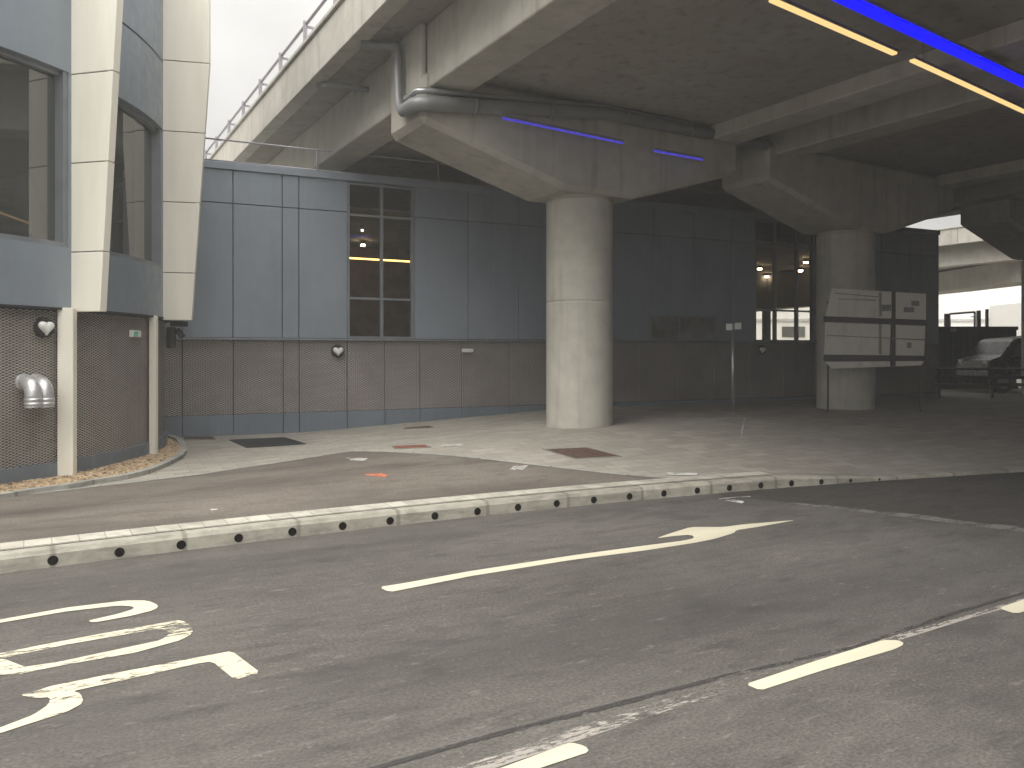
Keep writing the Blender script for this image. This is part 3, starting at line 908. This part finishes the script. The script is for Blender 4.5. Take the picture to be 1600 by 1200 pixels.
# windows
for wi, (a, c, muls, nl) in enumerate(wins):
    b = B(); fw = .045
    zb, zt = 2.03, 5.24
    b.box(W,(a,-.12,zb),(a+fw,-.01,zt)); b.box(W,(c-fw*(3 if wi else 1.6),-.12,zb),(c,-.01,zt))
    b.box(W,(a+fw,-.12,zb),(c-fw,-.015,zb+.045)); b.box(W,(a+fw,-.12,zt-.04),(c-fw,-.015,zt))
    for z in (4.58, 2.86): b.box(W,(a+fw,-.12,z-.022),(c-fw,-.018,z+.022))
    for m_ in muls: b.box(W,(m_-.028,-.12,zb+.045),(m_+.028,-.012,zt-.04))
    fr = b.build("window", frame_m, hall)
    b = B(); b.face([W(a+fw,-.07,zb+.045),W(c-fw,-.07,zb+.045),W(c-fw,-.07,zt-.04),W(a+fw,-.07,zt-.04)])
    o = b.build("pane", glass, None, recalc=False); o.parent = fr
# faint bus-window reflection added as a small frosted window in the dark wall
a, c = s_at(1015), s_at(1118)
b = B()
for q in ((a,.0,2.05,c,.03,2.09),(a,.0,2.62,c,.03,2.66),(a,.0,2.09,a+.04,.03,2.62),(c-.04,.0,2.09,c,.03,2.62),((a+c)/2-.15,.0,2.09,(a+c)/2-.1,.03,2.62)):
    b.box(W,(q[0],q[1],q[2]),(q[3],q[4],q[5]))
fr = b.build("window", frame_m, hall)  # added window standing in for the bus-window reflection
b = B(); b.box(W,(a+.04,.002,2.09),(c-.04,.012,2.62)); o = b.build("pane", flat("reflection_pane",(.16,.16,.155),.15,var=.5,sc=2.5), None); o.parent = fr
# interior lamps
def disc_lamp(u, v, z, mat=warm_lamp, lab="", r=.07):
    Y = (z-H)*F/(HV-v); X = (u-800)/F*Y
    b = B(); n = 16
    b.extr([(r*math.cos(2*math.pi*k/n), r*math.sin(2*math.pi*k/n)) for k in range(n)], lambda q:(X+q[0],Y+q[1],z-.01), lambda q:(X+q[0],Y+q[1],z+.04))
    e = empty("ceiling_lamp", (X,Y,z), lab, "ceiling lamp", "ceiling lamps inside the hall")
    b.build("lamp_lens", mat, e)
    b = B(); b.tube([(X,Y,z+.042),(X,Y,z+.12)], r*1.15, 16); b.build("lamp_rim", black, e)
disc_lamp(567,384,4.60,lab="small warm ceiling lamp behind the left tall window, lower one of two", r=.055)
disc_lamp(566,361,4.62,white_lamp,"tiny white ceiling lamp behind the left tall window, upper one of two",.035)
disc_lamp(1187,421,4.6,lab="small warm ceiling lamp behind the right tall window, farthest left")
disc_lamp(1198,433,4.6,lab="small warm ceiling lamp behind the right tall window, lowest in the left pane")
disc_lamp(1251,424,4.6,lab="small warm ceiling lamp behind the right tall window, lowest in the right part")
disc_lamp(1259,411,4.6,lab="small warm ceiling lamp behind the right tall window, highest one")
a, c = s_at(520), s_at(700)
e = empty("glow_strip", W(a+.5,-1.0,3.7), "thin amber strip light seen behind the left tall window", "strip light")
pa = Vector(((545-800)/F*17.2,17.2,H+(550-403)*17.2/F)); pb = Vector(((640-800)/F*17.9,17.9,H+(550-408.5)*17.9/F))
b = B(); b.tube([pa-(pb-pa)*.3, pb], .022, 8); b.build("glow_bar", amber_in, e)
b = B(); dd = UP*.03; b.tube([pa-(pb-pa)*.3+dd, pb+dd], .02, 6)
for f_ in (.0,.8): b.tube([pa.lerp(pb,f_)+dd, pa.lerp(pb,f_)+UP*.9],.008,6)
b.build("strip_holder", black, e)

# hall wall fittings
heart_lamp(W(s_at(528),-.02,wz(528,549)), WN, .135, "round black wall lamp with white heart shaped face on the hall left of the column")
heart_lamp(W(s_at(1190),-.02,wz(1190,547)), WN, .12, "black heart faced wall lamp below the three light window right of the post")
p = W(s_at(730),-.02,wz(730,548))
e = empty("emergency_light", p, "small white rectangular emergency light on the hall's brown mesh", "wall light")
b = B(); obox(b, p, WD, WN, UP, (-.13,0,-.03),(.13,.07,.045)); b.build("light_body", white_plastic, e, .01)
b = B(); obox(b, p, WD, WN, UP, (-.12,.01,-.052),(.12,.05,-.032)); b.build("light_lens", flat("dull_lens",(.35,.36,.3),.2), e)
# roof railing
e = empty("roof_railing", W(s_at(330),-.1,5.4), "thin grey handrail along the hall roof edge", "railing")
b = B(); b.tube([W(s_at(150),-.12,5.86),W(s_at(1300),-.12,5.86)], .016, 8); b.build("top_rail", rail_m, e)
b = B(); b.tube([W(s_at(150),-.12,5.45),W(s_at(1300),-.12,5.45)], .016, 8); b.build("bottom_rail", rail_m, e)
s = s_at(497) - 2*2.6
while s < s_at(1300):
    b = B(); b.tube([W(s,-.12,5.39),W(s,-.12,5.86)], .018, 8); b.build("railing_post", rail_m, e); s += 2.6

# ------------------------------------------------------------------ viaducts
CA = R(59)
CV = Vector((math.sin(CA), math.cos(CA), 0)); DV = Vector((-math.cos(CA), math.sin(CA), 0))
C0 = Vector((1.22, 13.9, 0))
def D(l, t, z): return C0 + CV*l + DV*t + Vector((0,0,z))
def viaduct(lc, l0, l1, label, t0=-45, t1=38, rails=(1,1), gl=(-3.28,-2.63), gr=(2.5,3.2)):
    e = empty("viaduct", D(lc,0,6), label, "viaduct", "parallel concrete viaduct decks")
    f = lambda l,t,z: D(lc+l,t,z)
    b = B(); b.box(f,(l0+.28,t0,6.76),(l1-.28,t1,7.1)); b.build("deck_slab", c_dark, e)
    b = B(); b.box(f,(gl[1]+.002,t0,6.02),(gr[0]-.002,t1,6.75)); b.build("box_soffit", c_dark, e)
    for q in (gl, gr):
        b = B(); b.box(f,(q[0],t0,5.77),(q[1],t1,6.757)); b.build("girder", c_light, e, .03)
    for si, (x0, x1) in enumerate(((l0,l0+.28),(l1-.28,l1))):
        fa = empty("parapet", (0,0,0)); bpy.data.objects.remove(fa)
        b = B(); t = t0
        while t < t1:
            b.box(f,(x0,t+.006,6.66),(x1,t+1.894,7.38)); t += 1.9
        pr = b.build("parapet", c_light, e, .012, 1)
        b = B(); xo = (x0-.04 if si == 0 else x0-.0); b.box(f,(x0-.05,t0,7.385),(x1+.05,t1,7.46)); b.build("coping", c_light, e, .01, 1)
        if rails[si]:
            xr = (x0+x1)/2 - (.1 if si == 0 else -.1)
            b = B(); b.tube([f(xr,t0,7.83),f(xr,t1,7.83)], .03, 8); 
            rl = b.build("railing", rail_m, e)
            t = 2.87 - 1.77*8; k = 0; src = None
            while t < 45:
                if src is None:
                    b = B(); b.box(lambda x,y,z: CV*x+DV*y+Vector((0,0,z)), (-.05,-.02,0),(.02,.02,.42))
                    b.box(lambda x,y,z: CV*x+DV*y+Vector((0,0,z)), (.022,-.018,.30),(.14,.018,.34))
                    o = b.build("railing_post", rail_m, None); src = o
                else: o = src.copy(); COL.objects.link(o)
                o.parent = rl; o.location = f(xr-.01,t,7.455) ; t += 1.77
    return e
def pier(lc, label, rad=.6, tips=(-3.40,3.38), pilaster=True):
    P = D(lc,0,0); z0 = g(P.x,P.y)-.1
    e = empty("bridge_pier", (P.x,P.y,z0), label, "bridge pier", "round concrete viaduct piers")
    b = B(); n = 48
    zz = [z0, z0+.5, 2.60, 2.625, 2.63, 2.65, 2.655, 2.68, 4.42, 4.44, 4.445, 4.46, 4.52]; rr = [rad,rad,rad,rad,rad-.008,rad-.008,rad,rad,rad,rad,rad-.03,rad-.03,rad-.03]
    b.tube([(P.x,P.y,z) for z in zz], rr, n, False); b.build("column", c_column, e)
    b = B()
    poly = [(tips[0],5.25),(-.75,4.5),(.75,4.5),(tips[1],5.25),(tips[1],6.02),(tips[0],6.02)]
    b.extr(poly, lambda q: D(lc+q[0],-.65,q[1]), lambda q: D(lc+q[0],.65,q[1])); b.build("crosshead", c_light, e, .085, 1)
    for x0, x1 in ((tips[0]+.002, tips[0]+.10), (tips[1]-.10, tips[1]-.002)):
        b = B(); b.box(lambda l,t,z: D(lc+l,t,z), (x0,-.6,5.9),(x1,.6,6.755)); b.build("bearing_block", c_light, e, .03)
    return e
viaduct(0, -4.18, 3.75, "nearest concrete viaduct deck crossing overhead, carried by the pale front pier", t1=60)
viaduct(7.72, -3.9, 4.1, "second concrete viaduct deck overhead, behind the front one", rails=(0,0))
viaduct(16.0, -4.0, 3.66, "third concrete viaduct deck overhead, its far edge beside the bright gap", rails=(0,0), gr=(-2.2,-1.5))
viaduct(31.2, -4.1, 4.1, "farthest concrete viaduct deck with its pale parapet across the bright gap", rails=(0,0))
pier(0, "pale round concrete pier in full view in front of the hall, carrying the nearest deck")
pier(7.6, "dim round concrete pier standing behind the added pale reflection panels", .63)
pier(16.9, "round concrete pier just outside the right edge, its beam end in the dark", .6)
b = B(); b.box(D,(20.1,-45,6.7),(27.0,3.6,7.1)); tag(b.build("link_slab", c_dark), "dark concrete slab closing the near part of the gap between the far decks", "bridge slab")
b = B(); b.box(D,(-3.9,-20,-.5),(42,-19.4,6.7)); tag(b.build("shade_wall", c_dark, bevel=.03), "tall unseen concrete wall added behind the camera to shade the space under the decks", "wall")  # unseen wall added behind the camera to cut light under the decks
# drainage pipes on the pier crosshead
e = empty("drain_pipe", D(-3.5,0,5.5), "thick grey drain pipe coming down the crosshead end and along its face", "pipe")
b = B()
path = [D(-4.0,.35,6.62), D(-3.62,.2,6.62), D(-3.53,.02,6.56), D(-3.52,.0,6.4), D(-3.52,-.02,5.75), D(-3.52,-.08,5.58), D(-3.52,-.22,5.49), D(-3.52,-.62,5.47), D(-3.46,-.74,5.47), D(-3.34,-.78,5.475), D(-2.8,-.78,5.54), D(0,-.78,5.86), D(4.0,-.78,5.88)]
b.tube(path, [.07]*6+[.10,.115,.115,.115,.115,.11,.11], 14); b.build("pipe_run", pipe_m, e)
b = B(); p2 = [D(-3.50,-.70,5.66), D(-3.38,-.78,5.665), D(-2.8,-.76,5.72), D(0,-.76,5.98), D(4,-.76,5.99)]
b.tube([D(-3.52,-.3,5.65)]+p2, .045, 10); b.build("pipe_conduit", steel, e)
for q in (-2.6,-1.2,.4,1.9): 
    z = 5.54+(q+2.8)*.11 if q < 0 else 5.87
    b = B(); b.tube([D(q,-.78,z),D(q+.06,-.78,z+.004)], .125, 14); b.build("pipe_clamp", pipe_m, e)
e = empty("soffit_drain", D(-3.9,1.4,6.7), "short grey drain spout bracket under the deck overhang left of the pier", "drain spout")
b = B(); b.tube([D(-3.95,2.6,6.66),D(-3.9,2.2,6.56),D(-3.7,2.0,6.5),D(-3.3,1.9,6.48)], .05, 10); b.build("spout_pipe", pipe_m, e)
b = B(); b.tube([D(-3.95,2.6,6.70),D(-3.95,2.6,6.60)], .09, 10); b.build("spout_flange", pipe_m, e)

# ------------------------------------------------------------------ bus-window reflections added as glowing strips under the deck
def unp(u, v, z):
    Y = (z-H)*F/(HV-v); return Vector(((u-800)/F*Y, Y, z))
def reflection_strip(name, A, C_, r, mat, label, cat="strip light", grp=None, hang=True):
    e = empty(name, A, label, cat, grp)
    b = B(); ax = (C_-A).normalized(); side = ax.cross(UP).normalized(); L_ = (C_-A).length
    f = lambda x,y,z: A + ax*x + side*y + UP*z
    b.box(f,(0,-r,0),(L_,r,.03)); b.build("glow_bar", mat, e, .004, 1)
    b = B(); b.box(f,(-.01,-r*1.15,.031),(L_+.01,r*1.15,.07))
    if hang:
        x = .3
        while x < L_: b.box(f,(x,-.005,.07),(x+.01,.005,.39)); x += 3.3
    b.build("strip_holder", pipe_m, e)
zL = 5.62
A_, C_ = unp(1205,2,zL), unp(1398,86,zL); reflection_strip("glow_strip", A_, C_, .035, amber_reflection, "upper left amber bus-window reflection added as a strip under the deck", grp="amber window reflections")
A_, C_ = unp(1425,96,zL), unp(1600,176,zL); reflection_strip("glow_strip", A_, C_+(C_-A_)*1.0, .035, amber_reflection, "lower right amber bus-window reflection added as a strip under the deck", grp="amber window reflections")
A_, C_ = unp(1310,-4,zL), unp(1600,131,zL); reflection_strip("glow_strip", A_-(C_-A_)*.3, C_+(C_-A_)*.5, .085, blue_reflection, "wide bright blue bus-window reflection added as a strip under the deck at the top right")
# fainter blue window reflections added as small strips on crosshead face
def face_pt(u, v, off=-.90):
    k = (u-800)/F; P0 = D(0,off,0); l = (k*P0.y-P0.x)/(CV.x-k*CV.y); P = D(l,off,0); return Vector((P.x,P.y,H+(HV-v)*P.y/F))
dim_blue = emit("dim_blue_reflection", (.10, .08, .85), .22)
for (a_, c_, lab) in (((785,186),(973,225),"long thin dim blue window reflection added on the crosshead face"), ((1022,237),(1098,251),"short dim blue window reflection added on the crosshead's right part")):
    A_, C_ = face_pt(*a_), face_pt(*c_)
    reflection_strip("glow_strip", A_, C_, .02, dim_blue, lab, grp="blue window reflections on the pier", hang=False)
    e2 = COL.objects[-1]

# ------------------------------------------------------------------ sign post
Ps = grd(1145, 645)
e = empty("sign_post", Ps, "slim grey post with two small white plates on the paving right of the column", "sign post")
b = B(); b.tube([(Ps[0],Ps[1],Ps[2]-.03),(Ps[0],Ps[1],H+43*Ps[1]/F)], .045, 14); b.tube([(Ps[0],Ps[1],Ps[2]),(Ps[0],Ps[1],Ps[2]+.02)],.08,14); b.build("pole", steel, e)
for x0, x1, dz, rz in ((-.155,-.03,0,.0),(.03,.17,.02,0)):
    b = B(); zc = H+39*Ps[1]/F; b.box(lambda x,y,z:(Ps[0]+x,Ps[1]+y+(.05*abs(x)),zc+z+dz),(x0,-.06,-.07),(x1,-.045,.07)); b.build("sign_plate", white_plastic, e, .004, 1)
b = B(); b.box(lambda x,y,z:(Ps[0]+x,Ps[1]+y,z),(-.05,-.055,H+34*Ps[1]/F),(.05,.055,H+44*Ps[1]/F)); b.build("bracket", frame_m, e, .006)
# ------------------------------------------------------------------ bus-window reflection added as framed pale panels before the second pier
Yb = 16.55
def bp(u, v, y=0): return Vector(((u-800)/F*Yb, Yb+y, H+(HV-v)*Yb/F))
e = empty("reflection_panels", bp(1368,640), "framed pale grey panels added as a bus-window reflection before the dim far pier", "board")
reflection_panel_m = M("reflection_panel", .35)
bm_ = reflection_panel_m
st = bm_.noise(1.4, 5, .7, bm_.mapv(bm_.pos, (3, 1, .8)))
bm_.color(bm_.mix(bm_.ramp(st, .5, .72, 0, .55), (.62, .60, .54), (.42, .40, .36)))
reflection_panel_m = bm_.m
rows = [((1300,450),(1447,459),(1447,500),(1290,494)),((1290,503),(1446,509),(1444,556),(1288,554)),((1289,565),(1444,564),(1440,571),(1300,576))]
for r_ in rows:
    (a,b1),(c,d1),(e1,f1),(g1,h1) = r_
    for (ua, ub) in ((0,.655),(.675,1)):
        bx = B()
        top0 = bp(a+(c-a)*ua, b1+(d1-b1)*ua); top1 = bp(a+(c-a)*ub, b1+(d1-b1)*ub)
        bo0 = bp(g1+(e1-g1)*ua, h1+(f1-h1)*ua); bo1 = bp(g1+(e1-g1)*ub, h1+(f1-h1)*ub)
        k = Vector((0,.03,0)); bx.hexa([bo0,bo1,bo1+k,bo0+k,top0,top1,top1+k,top0+k]); bx.build("reflected_panel", reflection_panel_m, e, .004, 1)
bx = B(); k0, k1 = Vector((0,-.012,0)), Vector((0,.04,0))
dkf = flat("reflection_frame", (.07,.065,.06), .6)
def bar(p0, p1, p2, p3):
    q = [bp(*p0),bp(*p1),bp(*p2),bp(*p3)]
    bx.hexa([q[3]+k0,q[2]+k0,q[2]+k1,q[3]+k1,q[0]+k0,q[1]+k0,q[1]+k1,q[0]+k1])
bar((1288,494),(1448,500),(1448,509),(1288,503)); bar((1288,554),(1448,556),(1448,564),(1288,565)); bar((1393,456),(1399,456),(1399,572),(1393,572))
bx.build("reflection_frame", dkf, e)
for u in (1296,1441):
    bx = B(); q = bp(u,560,.05); gz = g(q.x,q.y); bx.tube([(q.x,q.y+.03,gz-.03),(q.x,q.y+.03,H+(HV-470)*Yb/F)],.022,8); bx.build("added_leg", dkf, e)
# thin grey lines and small marks within the reflection
bx = B()
for (u0,v0,u1,v1) in ((1304,458,1372,464),(1375,457,1375,494),(1292,524,1444,531),(1375,506,1375,553),(1310,467,1368,469)):
    q0, q1 = bp(u0,v0,-.004), bp(u1,v1,-.004)
    if abs(u1-u0) > abs(v1-v0): bx.tube([q0,q1],.012,6)
    else: bx.tube([q0,q1],.03,6)
bx.build("reflection_line", flat("reflection_line_grey",(.28,.27,.24),.5), e)
reflection_mark_m = flat("reflection_mark_grey",(.2,.2,.2),.6)
for (u0,v0,u1,v1) in ((1378,476,1392,486),(1412,480,1428,488),(1424,470,1436,478),(1417,535,1424,544)):
    q = [bp(u0,v1,-.008),bp(u1,v1,-.008),bp(u1,v0,-.008),bp(u0,v0,-.008)]; k = Vector((0,.006,0))
    bx = B(); bx.hexa([q[0],q[1],q[1]+k,q[0]+k,q[3],q[2],q[2]+k,q[3]+k]); bx.build("reflection_mark", reflection_mark_m, e)

# ------------------------------------------------------------------ far right background
GZ = .45
# access ramp
e = empty("access_ramp", (24,36,4.9), "pale concrete access ramp beam beyond the hall's right end", "ramp")
b = B()
RP = [(17,62),(20.5,50),(22.3,40),(22.75,34),(23,28),(23,10),(22.5,-10)]
ins = [(x+1.6, y) for x, y in RP]
for i in range(len(RP)-1):
    a, c, d_, f_ = RP[i], RP[i+1], ins[i+1], ins[i]
    b.hexa([(*a,4.9),(*c,4.9),(*d_,4.9),(*f_,4.9),(*a,5.9),(*c,5.9),(*d_,5.9),(*f_,5.9)])
b.build("ramp_beam", c_light, e)
b = B(); b.tube([(x+.2,y,6.5) for x,y in RP], .04, 8); b.build("ramp_rail", rail_m, e)
b = B(); 
for (x,y) in ((21.3,50.5),): b.tube([(x,y,0),(x,y,4.9)], .6, 24)
b.build("ramp_column", c_column, e)
# white building
wbm = flat("white_render", (.80,.79,.76), .7, var=.05, sc=.3)
e = empty("white_warehouse", (40,78,0), "long plain white building in the distance beyond the hall's right end", "building")
b = B(); b.box(I3,(14,74,0),(75,92,9.2)); b.build("wall", wbm, e)
b = B(); b.box(I3,(46,66,0),(80,73.9,6.2)); b.build("annexe_wall", flat("white_render_grey",(.55,.54,.52),.7,var=.04), e)
b = B(); b.box(I3,(13.8,73.8,9.21),(75.2,92.2,9.5)); b.build("roof", flat("roof_trim",(.4,.4,.4),.6), e)
b = B()
for x in (20,26,32): b.box(I3,(x,73.9,3.2),(x+2.2,73.98,4.2))
b.build("window", dglass, e)
b = B(); b.box(I3,(14,73.85,4.7),(45.9,73.99,4.95)); b.build("gutter", flat("gutter_grey",(.45,.45,.44),.5), e)
# dark green equipment enclosure
def at(u, v, Y): return Vector(((u-800)/F*Y, Y, H+(HV-v)*Y/F))
Ye = 27.0
x0 = at(1452,0,Ye).x; x1 = at(1589,0,Ye).x; zt = at(0,511,Ye).z
e = empty("equipment_container", ((x0+x1)/2,Ye+1,GZ), "dark green steel container standing beyond the hall's right end", "container")
b = B(); b.box(I3,(x0,Ye,GZ),(x1,Ye+2.4,zt)); b.build("container_body", darkgreen, e, .03)
b = B(); n_ = 14
for k in range(n_): 
    xx = x0+.1+(x1-x0-.2)*k/n_; b.box(I3,(xx,Ye-.03,GZ+.15),(xx+.09,Ye-.001,zt-.12))
b.build("corrugation", darkgreen, e, .01, 1)
b = B(); b.box(I3,(x0-.02,Ye-.05,zt-.11),(x1+.02,Ye-.002,zt+.02)); b.build("container_rail", darkgreen, e, .01)
b = B(); b.box(I3,(x0-.02,Ye-.05,GZ),(x1+.02,Ye-.002,GZ+.13)); b.build("container_rail", darkgreen, e, .01)
b = B(); q = at(1488,514,Ye); b.box(I3,(q.x-.1,Ye-.07,q.z-.1),(q.x+.1,Ye-.051,q.z+.02)); b.build("plate", flat("dull_plate",(.2,.2,.2),.5), e)
# gate frame
Yg = 30.0
e = empty("gate_frame", at(1500,600,Yg), "dark metal gate frame with posts rising above the green container", "gate")
for (ua,ub,va) in ((1477.5,1483.5,490),(1528,1533,485),(1542,1545,483)):
    b = B(); a = at(ua,va,Yg); c = at(ub,va,Yg); b.box(I3,(a.x,Yg,GZ),(c.x,Yg+.12,a.z)); b.build("gate_post", black, e, .01)
b = B(); a = at(1484,490.5,Yg); c = at(1523,487.5,Yg)
b.tube([a,c],.04,8); b.tube([c,(c.x,c.y,GZ+.2)],.04,8); b.tube([a,(a.x+.05,a.y,GZ+.2)],.03,8); b.tube([at(1517,495,Yg),at(1530,495,Yg)],.02,6)
b.tube([(a.x,a.y,GZ+.2),(c.x,c.y,GZ+.2)],.03,8)
b.build("gate_leaf", black, e)
# parked van at right edge
Yv = 24.2
e = empty("parked_van", at(1640,600,Yv), "dark van parked at the right edge with a light line along its roof", "van")
side = [(1545,590),(1545,570),(1549,562),(1566,556),(1583,532),(1592,528),(1640,524),(1760,524),(1764,590)]
car_m = flat("dark_van_paint", (.006,.008,.009), .3, .0)
b = B(); pts = [at(u,v,Yv) for u,v in side]
b.extr(list(range(len(pts))), lambda i: pts[i], lambda i: pts[i]+Vector((0,1.8,0))); b.build("body", car_m, e, .05, 3)
b = B(); wn_ = [at(1574,557,Yv),at(1590,536,Yv),at(1625,532,Yv),at(1625,557,Yv)]; k = Vector((0,-.008,0)); b.hexa([wn_[0]+k,wn_[3]+k,wn_[3]-k,wn_[0]-k,wn_[1]+k,wn_[2]+k,wn_[2]-k,wn_[1]-k]); b.build("side_window", dglass, e)
b = B(); b.tube([at(1584,530,Yv)+Vector((0,.05,.0)),at(1593,525.5,Yv)+Vector((0,.05,0)),at(1760,521,Yv)+Vector((0,.05,0))],.02,6); b.build("roof_bar", steel, e)
for dx in (.12, 1.45):
    q = at(1547,568,Yv); b = B(); b.box(I3,(q.x-.03,Yv+dx,q.z-.02),(q.x+.04,Yv+dx+.25,q.z+.12)); b.build("headlight", white_plastic, e, .02)
q = at(1548,582,Yv); b = B(); b.box(I3,(q.x-.05,Yv+.65,q.z-.02),(q.x-.02,Yv+1.15,q.z+.09)); b.build("number_plate", white_plastic, e)
q0 = at(1572,556,Yv); q1 = at(1583,535,Yv)
b = B(); k = Vector((-.02,.15,.015)); k2 = Vector((-.02,1.65,.015)); k3 = Vector((.02,0,-.02))
b.hexa([q0+k,q0+k2,q0+k2+k3,q0+k+k3,q1+k,q1+k2,q1+k2+k3,q1+k+k3]); b.build("windscreen", dglass, e)
for u in (1566, 1730):
    c = at(u,0,Yv); b = B(); b.tube([(c.x,Yv-.03,GZ+.32),(c.x,Yv+.2,GZ+.32)],.32,24); wh = b.build("wheel", black, e, .03)
    b = B(); b.tube([(c.x,Yv-.045,GZ+.32),(c.x,Yv-.02,GZ+.32)],.19,16); o = b.build("rim", steel, None); o.parent = wh
# guard rail with three rails
Yr = 21.6
e = empty("guard_rail", at(1560,600,Yr), "low dark guard rail with horizontal bars at the right edge", "guard rail")
xa, xb = at(1462,0,Yr).x, at(1720,0,Yr).x
for v, th_, mt in ((577,.05,steel),(590,.09,darkgreen),(601,.09,darkgreen)):
    b = B(); z = at(0,v,Yr).z; z = max(z, GZ+.1); b.box(I3,(xa,Yr,z-th_/2),(xb,Yr+.06,z+th_/2)); b.build("rail", darkgreen, e, .01)
x = xa+.1
b = B(); b.box(I3,(xa,Yr+.03,at(0,577,Yr).z+.028),(xb,Yr+.07,at(0,577,Yr).z+.04)); b.build("rail_cap", steel, e)
while x < xb:
    b = B(); b.box(I3,(x,Yr+.062,GZ-.05),(x+.08,Yr+.13,at(0,577,Yr).z+.02)); b.build("rail_post", darkgreen, e, .005, 1); x += 1.5
# ------------------------------------------------------------------ added haze imitating the veil of dirty window glass
hm = bpy.data.materials.new("veil_haze"); hm.use_nodes = True; t = hm.node_tree; t.nodes.clear()
o_ = t.nodes.new("ShaderNodeOutputMaterial"); pv = t.nodes.new("ShaderNodeVolumePrincipled")
pv.inputs["Density"].default_value = .0042; pv.inputs["Color"].default_value = (.90, .89, .86, 1)
t.links.new(pv.outputs[0], o_.inputs["Volume"])
b = B(); b.box(I3,(-410,-310,-1.1),(410,710,10.5)); tag(b.build("veil_haze", hm), "thin grey haze added to imitate the veil of dirty window glass", None, kind="stuff")
